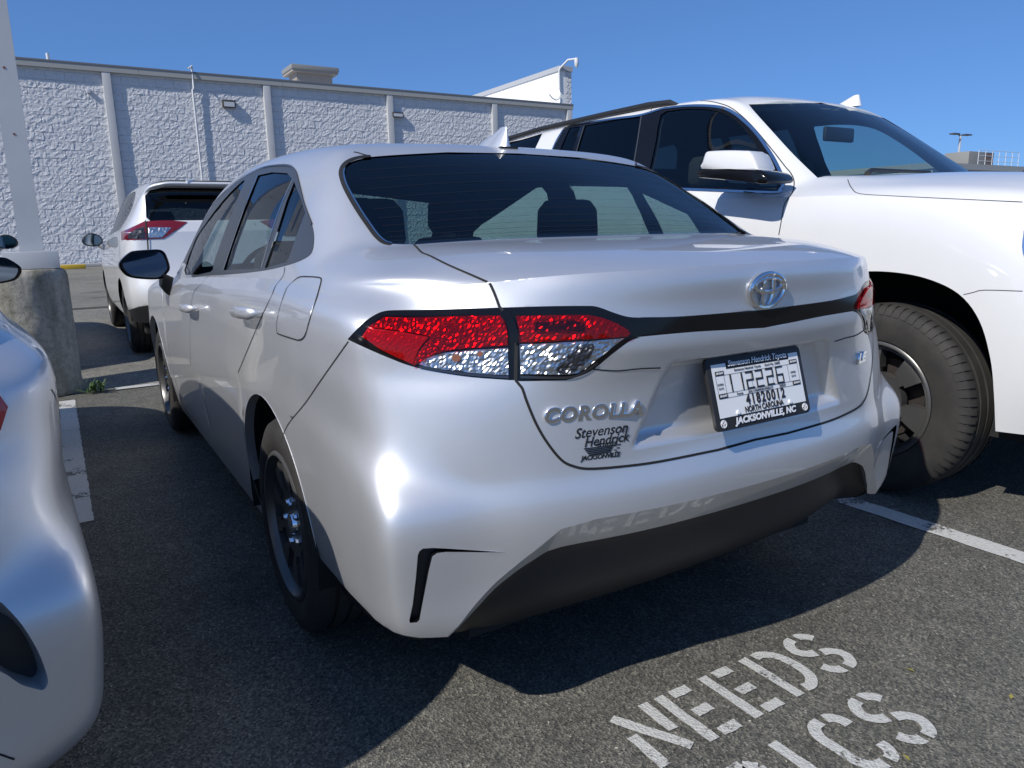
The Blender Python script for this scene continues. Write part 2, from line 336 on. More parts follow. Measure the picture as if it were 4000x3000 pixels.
def sedan_nets(tail='sedan'):
    # rows from sill/bumper bottom to shoulder; columns from rear centre round the corner to the nose
    rear = [ # per row: (z, [y at x=0,.2,.38,.52,.62,.72], corner pts (x,y) c6,c7,c8, flank half width, flank z)
     (.20, [.20,.205,.215,.23,.25,.28], [(.735,.34),(.79,.46),(.815,.66)], .835, .19),
     (.30, [.088,.092,.106,.126,.150,.178], [(.812,.225),(.852,.315),(.856,.60)], .858, .30),
     (.40, [.055,.060,.076,.102,.132,.166], [(.834,.200),(.868,.290),(.872,.60)], .872, .40),
     (.50, [.030,.034,.053,.082,.114,.152], [(.842,.188),(.876,.275),(.878,.60)], .882, .50),
     (.565, [.022,.027,.047,.077,.109,.149], [(.842,.186),(.876,.273),(.880,.60)], .887, .58),
     (.61, [.025,.030,.052,.082,.116,.158], [(.835,.200),(.872,.288),(.881,.62)], .889, .64),
     (.645, [.037,.043,.064,.092,.126,.172], [(.817,.232),(.864,.325),(.882,.62)], .889, .70),
     (.70, [.050,.054,.068,.097,.133,.178], [(.804,.25),(.853,.345),(.881,.63)], .887, .76),
     (.80, [.052,.055,.070,.104,.144,.193], [(.803,.268),(.861,.365),(.884,.64)], .884, .83),
     (.850, [.044,.047,.062,.104,.156,.210], [(.803,.280),(.863,.370),(.884,.64)], .883, .875),
     (.885, [.034,.037,.054,.104,.164,.218], [(.804,.284),(.865,.372),(.884,.64)], .881, .905),
     (.905, [.030,.033,.050,.104,.168,.222], [(.805,.286),(.867,.374),(.883,.64)], .879, .93),
     (.935, [.031,.034,.052,.106,.172,.228], [(.806,.290),(.867,.378),(.881,.645)], .875, .955),
     (.965, [.032,.035,.056,.110,.176,.236], [(.803,.300),(.863,.39),(.875,.66)], .868, .978),
     (.995, [.032,.036,.060,.116,.185,.250], [(.792,.322),(.852,.415),(.864,.68)], .857, .995),
     (1.035, [.028,.033,.062,.124,.196,.275], [(.766,.355),(.831,.465),(.848,.71)], .842, 1.01),
     (1.062, [.038,.044,.074,.135,.200,.300], [(.778,.405),(.820,.54),(.833,.76)], .828, 1.026)]
    xs = [0, .2, .38, .52, .614, .705]
    P = []
    for r, (z, ys, cor, hw, zf) in enumerate(rear):
        top = max(0, (z-.93)/.132)     # how far the row is into the shoulder
        row = [(x, y, z) for x, y in zip(xs, ys)]
        zz = lambda x, a: z+(zf-z)*a
        if r >= 10:   # rows above the lamp sag towards the corner
            sag = [0, 0, -.002, -.008, -.018, -.026]
            row = [(x, y, z+s*min(1, top)) for (x, y, z), s in zip(row, sag)]
        row += [(cor[0][0], cor[0][1], z+(zf-z)*.35-.012*min(1, top)), (cor[1][0], cor[1][1], z+(zf-z)*.6-.006*min(1, top)), (cor[2][0], cor[2][1], zf)]
        rk = (zf-.19)/(1.026-.19)      # 0 sill .. 1 belt
        def fl(y, dx, zt): return (hw+dx, y, .19+(zt-.19)*min(1, rk) if rk > 0 else zf)
        row += [fl(1.05, .004*(1-abs(2*rk-1)), 1.026), fl(1.6, .0, 1.006), fl(2.2, -.002, .983), fl(2.8, -.003, .953), fl(3.3, -.004, .926), fl(3.75, 0, .91), fl(4.15, -.022, .86)]
        k = 1-.12*rk
        row += [(.74*k, 4.46+.04*(1-rk), .19+(.78-.19)*rk), (.42*k, 4.60+.03*(1-rk), .19+(.74-.19)*rk), (0, 4.63+.02*(1-rk), .19+(.73-.19)*rk)]
        P.append(row)
    U = [
     [(0,.038,1.062),(.12,.041,1.062),(.24,.052,1.060),(.36,.072,1.056),(.44,.100,1.052),(.51,.131,1.048),(.56,.16,1.046),(.59,.18,1.045),(.614,.20,1.044)],
     [(0,.14,1.087),(.14,.145,1.087),(.28,.155,1.086),(.41,.18,1.084),(.50,.21,1.078),(.58,.245,1.070),(.64,.27,1.060),(.69,.29,1.048),(.72,.31,1.036)],
     [(0,.30,1.106),(.15,.30,1.106),(.30,.305,1.105),(.44,.315,1.102),(.54,.33,1.096),(.63,.35,1.084),(.70,.37,1.069),(.76,.39,1.050),(.79,.44,1.030)],
     [(0,.46,1.117),(.15,.46,1.117),(.30,.465,1.116),(.45,.475,1.114),(.56,.49,1.109),(.66,.51,1.097),(.73,.53,1.084),(.79,.55,1.060),(.82,.58,1.033)],
     [(0,.585,1.124),(.16,.585,1.124),(.32,.59,1.123),(.47,.60,1.120),(.60,.612,1.115),(.69,.64,1.109),(.745,.67,1.098),(.80,.71,1.072),(.827,.75,1.035)],
     [(0,.635,1.152),(.16,.636,1.152),(.32,.643,1.149),(.47,.653,1.142),(.600,.668,1.134),(.680,.70,1.130),(.748,.73,1.114),(.800,.77,1.082),(.830,.83,1.032)],
     [(0,.74,1.218),(.15,.742,1.217),(.30,.75,1.213),(.45,.76,1.205),(.59,.775,1.193),(.668,.79,1.187),(.738,.82,1.158),(.793,.86,1.102),(.830,.92,1.030)],
     [(0,.92,1.322),(.14,.922,1.321),(.28,.93,1.316),(.43,.94,1.307),(.565,.95,1.295),(.642,.96,1.286),(.716,.985,1.232),(.782,1.0,1.125),(.830,1.03,1.026)],
     [(0,1.08,1.400),(.13,1.082,1.399),(.27,1.086,1.396),(.41,1.092,1.391),(.535,1.10,1.382),(.604,1.105,1.364),(.686,1.11,1.292),(.768,1.12,1.15),(.829,1.15,1.023)],
     [(0,1.20,1.430),(.13,1.20,1.430),(.27,1.205,1.428),(.41,1.21,1.424),(.53,1.215,1.413),(.603,1.22,1.388),(.682,1.23,1.315),(.766,1.24,1.16),(.828,1.27,1.019)],
     [(0,1.55,1.455),(.13,1.55,1.455),(.27,1.55,1.453),(.41,1.55,1.449),(.53,1.55,1.438),(.612,1.55,1.412),(.692,1.55,1.337),(.768,1.55,1.16),(.826,1.57,1.008)],
     [(0,2.05,1.462),(.13,2.05,1.462),(.27,2.05,1.460),(.41,2.05,1.455),(.53,2.05,1.442),(.622,2.05,1.418),(.702,2.05,1.338),(.774,2.05,1.15),(.826,2.1,.988)],
     [(0,2.5,1.445),(.13,2.5,1.445),(.27,2.5,1.443),(.41,2.5,1.437),(.53,2.5,1.422),(.622,2.5,1.382),(.705,2.5,1.29),(.780,2.5,1.11),(.826,2.5,.968)],
     [(0,2.74,1.400),(.13,2.745,1.399),(.27,2.76,1.395),(.41,2.78,1.385),(.53,2.80,1.365),(.627,2.83,1.312),(.712,2.86,1.21),(.786,2.9,1.05),(.826,2.9,.950)],
     [(0,3.1,1.210),(.14,3.1,1.209),(.29,3.12,1.202),(.44,3.14,1.185),(.58,3.16,1.155),(.685,3.18,1.10),(.745,3.19,1.03),(.795,3.2,.965),(.824,3.2,.930)],
     [(0,3.5,.995),(.15,3.5,.994),(.30,3.49,.99),(.45,3.48,.983),(.58,3.46,.972),(.67,3.45,.962),(.73,3.45,.95),(.78,3.45,.938),(.818,3.45,.928)],
     [(0,3.9,.925),(.15,3.9,.925),(.30,3.9,.924),(.45,3.9,.922),(.57,3.9,.918),(.66,3.9,.913),(.72,3.9,.905),(.77,3.9,.895),(.815,3.9,.885)],
     [(0,4.3,.825),(.15,4.3,.825),(.29,4.3,.824),(.43,4.28,.822),(.54,4.26,.818),(.62,4.25,.815),(.68,4.25,.81),(.73,4.24,.805),(.77,4.23,.80)],
     [(0,4.63,.73),(.12,4.62,.731),(.22,4.61,.733),(.32,4.60,.736),(.40,4.59,.74),(.48,4.57,.745),(.55,4.54,.75),(.60,4.50,.765),(.651,4.46,.78)]]
    L, Un = net_pair(P, U, 4, 16)
    XC = np.array([0, .45, .53, .60, .65, .70, .735, .80, .95]); ZC = np.array([.549, .552, .541, .482, .434, .378, .330, .20, .1])
    if tail == 'sedan':
        def lip(p, u, v):
            p = p.copy(); x, y, z = p[:, 0], p[:, 1], p[:, 2]
            zc = np.interp(x, XC, ZC); d = np.clip(zc-z, 0, .12)
            w = np.clip((8.2-u)/1.2, 0, 1)
            p[:, 1] += w*d*.60
            # number plate recess: a shallow tray with bevelled walls
            zt, zb = .868, .688; xe = .262+(.868-z)*.52
            dd = np.minimum(np.minimum((zt-z)/.020, (z-zb)/.022), (xe-x)/.030)
            dd = np.clip(dd, 0, 1); dd = dd*dd*(3-2*dd)
            p[:, 1] += np.where(u < 5, dd*.030, 0)
            return p
        L.post = lip
    return L, Un
# ------------------------------------------------------------------ car building tools
class Car:
    """two nets plus the empty they hang from; everything is stated in car space (x right, y forward from the tail, z up)"""
    def __init__(s, name, nets, loc, label, cat, nu=12, nv=10, group=None):
        s.L, s.U = nets; s.loc = Vector(loc)
        s.root = empty(name, loc, 0, label, cat, group)
        s.L.make_bvh(nu, nv); s.U.make_bvh(10, 10); s.nu, s.nv = nu, nv
        s.left = True
    def tr(s, net, pts, keep=False):
        """outline seen from the reference station -> surface parameters (near side mirrored into x>0)"""
        o = CAMV-s.loc; out = []
        for (x, y) in pts:
            d = px_ray(x, y); h = net.hit((-o.x, o.y, o.z), (-d.x, d.y, d.z))
            if h: out.append(h[0])
            elif keep: out.append(None)
        return out
    def side(s, net, pts):
        """(y, z) in side elevation -> surface parameters"""
        out = []
        for (y, z) in pts:
            h = net.hit((3, y, z), (-1, 0, 0))
            if h: out.append(h[0])
        return out
    def back(s, net, pts):
        out = []
        for (x, z) in pts:
            h = net.hit((x, -3, z), (0, 1, 0))
            if h: out.append(h[0])
        return out
    def top(s, net, pts):
        out = []
        for (x, y) in pts:
            h = net.hit((x, y, 5), (0, 0, -1))
            if h: out.append(h[0])
        return out
    def surf(s, net, uv, off=0., inward=None):
        p = net(uv[:, 0], uv[:, 1]); n = net_normals(net, uv)*s.sgn(net)
        return p+n*off
    def sgn(s, net):
        if not hasattr(net, '_sg'):
            uv = np.array([[net.nu*.55, net.nv*.5]]); p = net(uv[:, 0], uv[:, 1])[0]; n = net_normals(net, uv)[0]
            c = np.array([0, p[1], .6]); net._sg = 1. if np.dot(n, p-c) > 0 else -1.
        return net._sg
    def emit(s, name, pieces, material, parent=None, both=True, split=False, off=0., label=None, flip=None):
        """pieces: [(net, (uv, faces), offset)] joined into one mesh (or a left and a right object if split)"""
        def one(sides):
            V = []; F = []
            for net, (uv, f), of in pieces:
                p = s.surf(net, uv, off+of)
                for sd in sides:
                    q = p*np.array([sd, 1, 1.]); n0 = len(V); V += [tuple(a) for a in q]
                    g = f+n0; g = g if (sd*s.sgn(net) > 0) else g[:, ::-1]
                    F += [tuple(int(i) for i in t) for t in g]
            return V, F
        obs = []
        for sides in ([(-1,), (1,)] if split else [(-1, 1) if both else (-1,)]):
            V, F = one(sides)
            o = mesh_obj(name, V, F, material, parent or s.root)
            bm = bmesh.new(); bm.from_mesh(o.data); bmesh.ops.remove_doubles(bm, verts=bm.verts, dist=.0004); bm.to_mesh(o.data); bm.free()
            o.data.polygons.foreach_set('use_smooth', [True]*len(o.data.polygons))
            if label: o['label'] = label
            obs.append(o)
        return obs
    def patch(s, name, pts, material, off=.001, parent=None, nets=None, step=14, both=False, split=True, jit=0.):
        """a separate skin following the body inside a traced outline (pixels) with crisp rim"""
        nets = nets or [s.L, s.U]
        P = [np.array(p, float) for p in pts]; A = np.array(P); x0, y0 = A.min(0); x1, y1 = A.max(0)
        n = len(P); E = [(i, (i+1) % n) for i in range(n)]
        gx = np.arange(x0+step/2, x1, step); gy = np.arange(y0+step/2, y1, step)
        if len(gx) and len(gy):
            XX, YY = np.meshgrid(gx, gy); XX, YY = XX.ravel(), YY.ravel(); k = inpoly(XX, YY, A)
            for a in A: k &= np.hypot(XX-a[0], YY-a[1]) > step*.4
            G = np.stack([XX[k], YY[k]], -1); Q = np.concatenate([A, G]) if len(G) else A
        else: Q = A
        r = delaunay_2d_cdt([Vector((float(a), float(b))) for a, b in Q], E, [], 1, 1e-4)
        V2 = [tuple(q) for q in r[0]]; F = [tuple(f) for f in r[2]]
        o = CAMV-s.loc; V = []; ok = []
        for (x, y) in V2:
            d = px_ray(x, y); best = None
            for net in nets:
                h = net.hit((-o.x, o.y, o.z), (-d.x, d.y, d.z))
                if h and (best is None or h[2] < best[0]): best = (h[2], net, h[0], h[1])
            if best is None: V.append(None); continue
            uv = np.array([best[2]]); nn = net_normals(best[1], uv)[0]*s.sgn(best[1]); V.append(np.array(best[3])+nn*(off+jit*(random.random()-.5)))
        F = [f for f in F if all(V[i] is not None for i in f)]
        V = [v if v is not None else np.zeros(3) for v in V]
        out = []
        for sd in ((-1, 1) if both else (-1,)):
            q = [(v[0]*sd, v[1], v[2]) for v in V]; out.append((q, F))
        obs = []
        if split:
            for q, f in out: obs.append(mesh_obj(name, q, f, material, parent or s.root))
        else:
            q = sum([a for a, _ in out], []); f = list(out[0][1]); n0 = len(out[0][0])
            if both: f += [tuple(i+n0 for i in g) for g in out[1][1]]
            obs.append(mesh_obj(name, q, f, material, parent or s.root))
        for ob in obs:
            bm = bmesh.new(); bm.from_mesh(ob.data); bmesh.ops.remove_doubles(bm, verts=bm.verts, dist=.0001)
            bmesh.ops.delete(bm, geom=[v for v in bm.verts if not v.link_faces], context='VERTS'); bmesh.ops.recalc_face_normals(bm, faces=bm.faces)
            bm.to_mesh(ob.data); bm.free(); ob.data.polygons.foreach_set('use_smooth', [jit == 0]*len(ob.data.polygons))
        return obs
    def line(s, lines, width=.0045, off=.0006, name='shut_line', material=None, both=True, nets=None, parent=None, dens=4, closed=False):
        """dark joint strips along traced lines (pixels); every strip is an object"""
        o = CAMV-s.loc; nets = nets or [s.L, s.U]; obs = []
        for pts in lines:
            if callable(pts): P = pts()
            else:
                P = []
                for (x, y) in densify(pts, dens, closed=closed):
                    d = px_ray(x, y); best = None
                    for net in nets:
                        h = net.hit((-o.x, o.y, o.z), (-d.x, d.y, d.z))
                        if h and (best is None or h[2] < best[0]): best = (h[2], net, h[0], h[1])
                    if best: P.append((np.array(best[3]), net_normals(best[1], np.array([best[2]]))[0]*s.sgn(best[1])))
                if closed and P: P.append(P[0])
            if len(P) < 2: continue
            p = np.array([a for a, _ in P]); n = np.array([b for _, b in P])
            t = np.gradient(p, axis=0); t /= np.maximum(np.linalg.norm(t, axis=1), 1e-9)[:, None]
            sd = np.cross(n, t); sd /= np.maximum(np.linalg.norm(sd, axis=1), 1e-9)[:, None]; q = p+n*off; m = len(p)
            for mir in ((-1, 1) if both else (-1,)):
                W = np.concatenate([q-sd*width/2, q+sd*width/2])*np.array([mir, 1, 1.])
                obs.append(mesh_obj(name, W, [(i, i+1, m+i+1, m+i) for i in range(m-1)], material or M_GAP, parent or s.root))
        return obs
    def uvline(s, net, uvs):
        uv = np.array(uvs); p = net(uv[:, 0], uv[:, 1]); n = net_normals(net, uv)*s.sgn(net)
        return lambda: [(a, b) for a, b in zip(p, n)]

def text_obj(name, body, size, material, parent, loc, xdir, ydir, depth=.0008, shear=0., spacing=1., align='CENTER', sx=1., offset=0.):
    """lettering as real, slightly raised geometry lying in the plane spanned by xdir / ydir"""
    cu = bpy.data.curves.new(name, 'FONT'); cu.body = body; cu.size = size; cu.align_x = align; cu.align_y = 'CENTER'
    cu.extrude = depth/2; cu.shear = shear; cu.space_character = spacing; cu.offset = offset; cu.resolution_u = 4
    if depth > .003: cu.bevel_depth = .0014; cu.bevel_resolution = 1
    tmp = bpy.data.objects.new(name, cu); COL.objects.link(tmp)
    dg = bpy.context.evaluated_depsgraph_get(); dg.update()
    me = bpy.data.meshes.new_from_object(tmp.evaluated_get(dg)); bpy.data.objects.remove(tmp); bpy.data.curves.remove(cu)
    X = Vector(xdir).normalized(); Y = Vector(ydir); Y = (Y-X*Y.dot(X)).normalized(); Z = X.cross(Y)
    M = Matrix([[X[i]*sx, Y[i], Z[i], loc[i]] for i in range(3)]+[[0, 0, 0, 1]]); me.transform(M)
    me.name = name; me.materials.clear(); me.materials.append(material)
    o = bpy.data.objects.new(name, me); COL.objects.link(o)
    if parent: o.parent = parent
    return o
def wheel(car, c, r_t, w, r_rim, side, name='wheel', spokes=5, rim_mat=None, lugs=5, tread=True, blocks=60, disc=.55):
    """tyre with carcass, shoulder lugs and grooves, plus a spoked rim; side -1 = left"""
    x0, y0, z0 = c; sd = side
    hub = empty(name, c); hub.parent = car
    m = MB(); h = w/2
    prof = [(-h*.80, r_rim*.99), (-h*.93, r_rim+.012), (-h, (r_rim+r_t)/2), (-h*.96, r_t-.035), (-h*.86, r_t-.012), (-h*.70, r_t-.003), (-h*.55, r_t)]
    grooves = []
    for gx in (-.42, 0, .42):
        prof += [((gx-.055)*h, r_t), ((gx-.05)*h, r_t-.008), ((gx+.05)*h, r_t-.008), ((gx+.055)*h, r_t)]
    prof += [(h*.55, r_t), (h*.70, r_t-.003), (h*.86, r_t-.012), (h*.96, r_t-.035), (h, (r_rim+r_t)/2), (h*.93, r_rim+.012), (h*.80, r_rim*.99)]
    m.lathe(prof, (0, 0, 0), 'x', 96); m.build('tyre', M_TYRE, hub, smooth=True, angle=40)
    if tread:
        m = MB(); n = blocks
        for k in range(n):
            for sg in (-1, 1):
                a0 = 2*math.pi*(k+.12)/n; a1 = 2*math.pi*(k+.80)/n
                V = []
                for a in (a0, (a0+a1)/2, a1):
                    for (xx, rr) in ((.62, r_t+.0035), (.80, r_t-.001), (.93, r_t-.017), (.99, r_t-.040)):
                        V.append((sg*xx*h, math.cos(a+.02*(1-xx))*rr, math.sin(a+.02*(1-xx))*rr))
                F = []
                for i in range(2):
                    for j in range(3):
                        q = (i*4+j, (i+1)*4+j, (i+1)*4+j+1, i*4+j+1); F.append(q)
                m.add(V, F)
        tr_ = m.build('tread_block', M_TYRE, hub); tr_['kind'] = 'stuff'
    rm = rim_mat or M_RIM; xo = sd*h
    m = MB()
    lip = [(0, r_rim+.008), (sd*-.002, r_rim+.008), (sd*.004, r_rim+.002), (sd*.004, r_rim-.006), (-sd*.010, r_rim-.014), (-sd*.05, r_rim-.022), (-sd*w*.9, r_rim-.03)]
    m.lathe([(xo*.93+a, b) for a, b in lip], (0, 0, 0), 'x', 72)
    rim = m.build('rim', rm, hub, smooth=True, angle=50)
    hub_r = .075; xi = xo*.62
    n_a = 12; V = []; F = []; prof = [(.030, .004), (hub_r*1.15, .006), (r_rim*.46, .010), (r_rim*.56, .013), (r_rim*.76, .016), (r_rim*.88, .014), (r_rim-.008, .004)]
    N_ = spokes*n_a
    for (rr, dx_) in prof:
        for k in range(N_): a = 2*math.pi*k/N_+.3; V.append((xi+sd*dx_, math.cos(a)*rr, math.sin(a)*rr))
    base_n = len(V); V += [(v[0]-sd*.045, v[1]*.985, v[2]*.985) for v in V]
    for i in range(len(prof)-1):
        for k in range(N_):
            ph = k % n_a; k2 = (k+1) % N_
            half = int(disc*n_a/2*(.8 if i == 2 else 1.)); opened = i in (2, 3, 4) and (half <= ph < n_a-half)
            q = (i*N_+k, i*N_+k2, (i+1)*N_+k2, (i+1)*N_+k)
            if not opened: F.append(q)
            else:
                if i == 2: F.append((q[0], q[1], q[1]+base_n, q[0]+base_n))
                if i == 4: F.append((q[3], q[2], q[2]+base_n, q[3]+base_n))
                if ph == half: F.append((q[0], q[3], q[3]+base_n, q[0]+base_n))
                if ph == n_a-half-1: F.append((q[1], q[2], q[2]+base_n, q[1]+base_n))
    m = MB(); m.add(V, F); m.build('rim_spokes', rm, hub, smooth=True, angle=25)
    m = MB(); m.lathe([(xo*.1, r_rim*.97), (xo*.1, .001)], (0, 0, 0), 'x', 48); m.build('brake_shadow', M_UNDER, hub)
    m = MB()
    for k in range(lugs):
        a = 2*math.pi*k/lugs; cy, cz = math.cos(a)*hub_r*.85, math.sin(a)*hub_r*.85
        m.lathe([(xi-sd*.005, .011), (xi+sd*.012, .011), (xi+sd*.018, .007), (xi+sd*.019, .0005)], (0, cy, cz), 'x', 6)
    m.lathe([(xi+sd*.004, .034), (xi+sd*.016, .030), (xi+sd*.019, .0005)], (0, 0, 0), 'x', 24)
    m.build('wheel_nuts', M_CHROME, hub, smooth=True, angle=30)
    m = MB(); m.lathe([(xo*.16, .02), (xo*.17, r_rim*.70), (xo*.12, r_rim*.70)], (0, 0, 0), 'x', 40); m.build('brake_disc', mat('brake_iron', (.07, .06, .055), .5, .6) if 'brake_iron' not in MATS else MATS['brake_iron'], hub)
    return hub
M_TYRE = mat('tyre_rubber', (.028, .027, .026), .75)
noise_col(M_TYRE, [(.3, (.016, .0155, .015)), (.7, (.036, .033, .029))], 9, 5)
M_RIM = mat('alloy_rim_grey', (.12, .118, .115), .34, .6)
M_RIMS = mat('alloy_rim_silver', (.5, .51, .53), .28, .85)

# lamp materials
def lens(name, base, rough=.12, cell=120, dark=(.1, 0, 0), light=(.9, .02, .01), bump=.7, dist=.004, metal=.0, stretch=(1, 1, 1)):
    m = mat(name, base, rough, metal, coat=1, coat_r=.02)
    b = m.node_tree.nodes['Principled BSDF']; co = coords(m, 'Object', stretch)
    v = nd(m, 'ShaderNodeTexVoronoi', Scale=cell); v.distance = 'CHEBYCHEV'; lk(m, co, v.inputs['Vector'])
    n = nd(m, 'ShaderNodeTexNoise', Scale=14, Detail=3); lk(m, coords(m), n.inputs['Vector'])
    mx = nd(m, 'ShaderNodeMixRGB'); mx.blend_type = 'MULTIPLY'; mx.inputs[0].default_value = .75
    r1 = ramp(m, v.outputs['Color'], [(.15, dark), (.5, base), (.85, light)]); r2 = ramp(m, n.outputs[0], [(.35, (.35, .35, .35)), (.6, (1, 1, 1))])
    lk(m, r1.outputs[0], mx.inputs[1]); lk(m, r2.outputs[0], mx.inputs[2]); lk(m, mx.outputs[0], b.inputs['Base Color'])
    bp = nd(m, 'ShaderNodeBump', Strength=bump, Distance=dist); lk(m, v.outputs['Distance'], bp.inputs['Height']); lk(m, bp.outputs[0], b.inputs['Normal'])
    return m
M_REFL = mat('lamp_reflector', (.66, .67, .68), .28, 1)
M_REFLR = mat('lamp_reflector_red', (.66, .022, .03), .22, .85)
M_REFLD = mat('lamp_reflector_dark', (.10, .10, .11), .25, .8)
M_REDC = glass('red_lens_cover', (.84, .07, .08), 1.4)
M_REDSOL = mat('red_reflex_lens', (.42, .006, .010), .25, coat=1)
M_CLRC = glass('clear_lens_cover', (.93, .94, .95), 1.45)
M_AMBER = mat('amber_bulb', (.55, .20, .03), .2, coat=1)
# ------------------------------------------------------------------ silver sedan
def zz(ox, oy, k, P, dx=0): return [(ox+a/k+dx, oy+b/k) for a, b in P]
z6 = lambda P: zz(1300, 1000, 1.6592, P)
z7 = lambda P: zz(2500, 900, 1.952, P)
z5 = lambda P: zz(500, 500, 1.508, P)
z3 = lambda P: zz(1250, 560, 3.77, P)
tz = lambda P: zz(700, 1500, 1.5085, P, -16)
tl = lambda P: zz(1900, 1500, 1.3012, P, -16)
NU_S = [16, 16, 14, 12, 12, 12, 14, 14, 10, 12, 12, 12, 10, 10, 10, 8, 6, 6]
sed = Car('silver_sedan', sedan_nets(), (0, 0, 0), 'silver four door sedan seen from its rear left corner, red tail lamp in the middle', 'car', NU_S, 10)
L, U = sed.L, sed.U
TVL = L.nv-1.
lidgap_u = [(1617, 957), (1627, 966), (1648, 987), (1680, 1000), (1752, 1036), (1842, 1075), (1903, 1102)]
lidgap_l = [(1912, 1106), (1921, 1122), (1937, 1160), (1951, 1199)]
split = [(1951, 1199), (1963, 1211), (1993, 1247), (2011, 1289), (2017, 1337), (2015, 1410), (2014, 1485)]
lidgap_b = [(2014, 1485), (2028, 1502), (2041, 1520), (2059, 1572), (2095, 1657), (2138, 1730), (2191, 1795), (2237, 1820), (2299, 1831), (2422, 1823), (2576, 1803), (2806, 1757)]
bez_up_o = z6([(95, 540), (150, 480), (220, 415), (290, 372), (350, 354), (450, 350), (600, 348), (900, 340), (1075, 334)])
bez_up_i = z6([(1090, 334), (1400, 325), (1640, 323), (1700, 326), (1750, 340), (1830, 370), (1920, 395), (2030, 399)])+z7([(0, 662), (200, 660), (400, 650), (700, 625)])
bez_lo_o = z6([(1150, 805), (900, 785), (700, 755), (510, 715), (350, 655), (200, 590), (95, 540)])
bez_lo_i = z7([(700, 758), (400, 775), (0, 812)])+z6([(1990, 530), (1925, 552), (1800, 645), (1700, 728), (1620, 772), (1530, 800), (1480, 806), (1250, 812), (1200, 810)])
D = lambda P, k=4: densify(P, k, closed=False)
uv_lidgap_b = sed.tr(L, D(lidgap_b)); uv_split = sed.tr(L, D(split)); uv_lidl = sed.tr(L, D(lidgap_l))
v_lidbot = sed.back(L, [(0, .652)])[0][1]
bar_t = sed.back(L, [(0, .958)])[0][1]; bar_b = sed.back(L, [(0, .917)])[0][1]
reg_lid = [(0, TVL)]+[(uv_lidl[0][0], TVL)]+uv_lidl+uv_split[1:]+uv_lidgap_b[1:]+[(0, v_lidbot)]
reg_lid = [(0, TVL), (4.0, TVL)]+[p for p in uv_lidl+uv_split[1:]+uv_lidgap_b[1:]]+[(0, v_lidbot)]
uvi_up = sed.tr(L, D(bez_up_i)); uvi_lo = sed.tr(L, D(bez_lo_i))
reg_inner = uvi_up+[(0, bar_t), (0, bar_b)]+uvi_lo+uv_split[::-1]
uvo_up = sed.tr(L, D(bez_up_o)); uvo_lo = sed.tr(L, D(bez_lo_o))
reg_outer = uvo_up+uv_split+uvo_lo[:-1]
seam = [(1362, 1333), (1300, 1420), (1244, 1500), (1194, 1573), (1125, 1659), (1098, 1725)]
uv_seam = sed.tr(L, D(seam))
arch = lambda yc, r, zc=.335, n=40: [(yc-r*math.cos(math.pi*t/n), zc+r*math.sin(math.pi*t/n)) for t in range(n+1)]
def arch_reg(yc, r, lowz=.17): return [(yc-r*1.0, lowz)]+[(yc-r*1.0, .24)]+arch(yc, r)+[(yc+r*1.0, .24), (yc+r, lowz)]
def arch_uv(car, yc, r, zc=.335, bottom=.20):
    a = car.side(car.L, arch(yc, r, zc)); return [(a[0][0], 0)]+a+[(a[-1][0], 0)]
RA, FA = 1.045, 3.72
reg_arch_r = arch_uv(sed, RA, .362); reg_arch_f = arch_uv(sed, FA, .362)
arch_top_u = max(p[0] for p in uv_seam)
# painted bumper stops on this line; below it the dark valance
BX = [0, .30, .50, .545, .593, .64, .69, .715, .735, .80, .845]; BZ = [.478, .478, .480, .470, .448, .412, .355, .322, .314, .322, .335]
uv_bl = []
for t in np.linspace(0, 1, 60):
    x = t*.845; h = sed.back(L, [(x, float(np.interp(x, BX, BZ)))])
    uv_bl += h
flank = sed.side(L, [(.30, .338), (.45, .335), (RA-.362+.004, .335)])
uv_bl += flank
reg_dark = uv_bl+[(uv_bl[-1][0], 0), (0, 0)]
ib = int(np.argmin([abs(p[0]-uv_seam[-1][0])+abs(p[1]-uv_seam[-1][1]) for p in reg_arch_r]))
reg_bumper = uv_seam+[reg_arch_r[1]][:0]+[(max(p[0] for p in uv_seam)+.15, uv_seam[-1][1]-.2)]+[(uv_bl[-1][0]+.05, uv_bl[-1][1])]+uv_bl[::-1]+[(0, v_lidbot)]+uv_lidgap_b[::-1]+uvo_lo[:-1]
g_rear = [(1113, 1044), (1107, 1077), (1077, 1117), (1064, 1150), (1040, 1200), (1017, 1249), (964, 1375), (931, 1455)]
g_b = [(815, 1077), (779, 1117), (757, 1143), (748, 1190), (743, 1263), (743, 1350), (745, 1428)]
uv_gr = sed.tr(L, D(g_rear)); uv_gr = [(uv_gr[0][0], TVL)]+uv_gr
uv_gb = sed.tr(L, D(g_b)); uv_gb = [(uv_gb[0][0], TVL)]+uv_gb
low = 1.15
uf = L.nu-1
ub = sed.side(L, [(2.22, .6), (2.20, .35), (2.18, .26)])
uv_gb += ub
uvf = sed.side(L, [(3.27, .92), (3.26, .75), (3.22, .5), (3.22, .26)]); uvf = [(uvf[0][0], TVL)]+uvf
k_ra = [p for p in arch_uv(sed, RA, .376) if p[1] > 0]
front_half = [p for p in k_ra if p[0] > uv_gr[-1][0]+.02]
reg_rdoor = uv_gr+front_half+[(front_half[-1][0]+.1, ub[-1][1])]+uv_gb[::-1]
reg_fdoor = uv_gb+uvf[::-1]
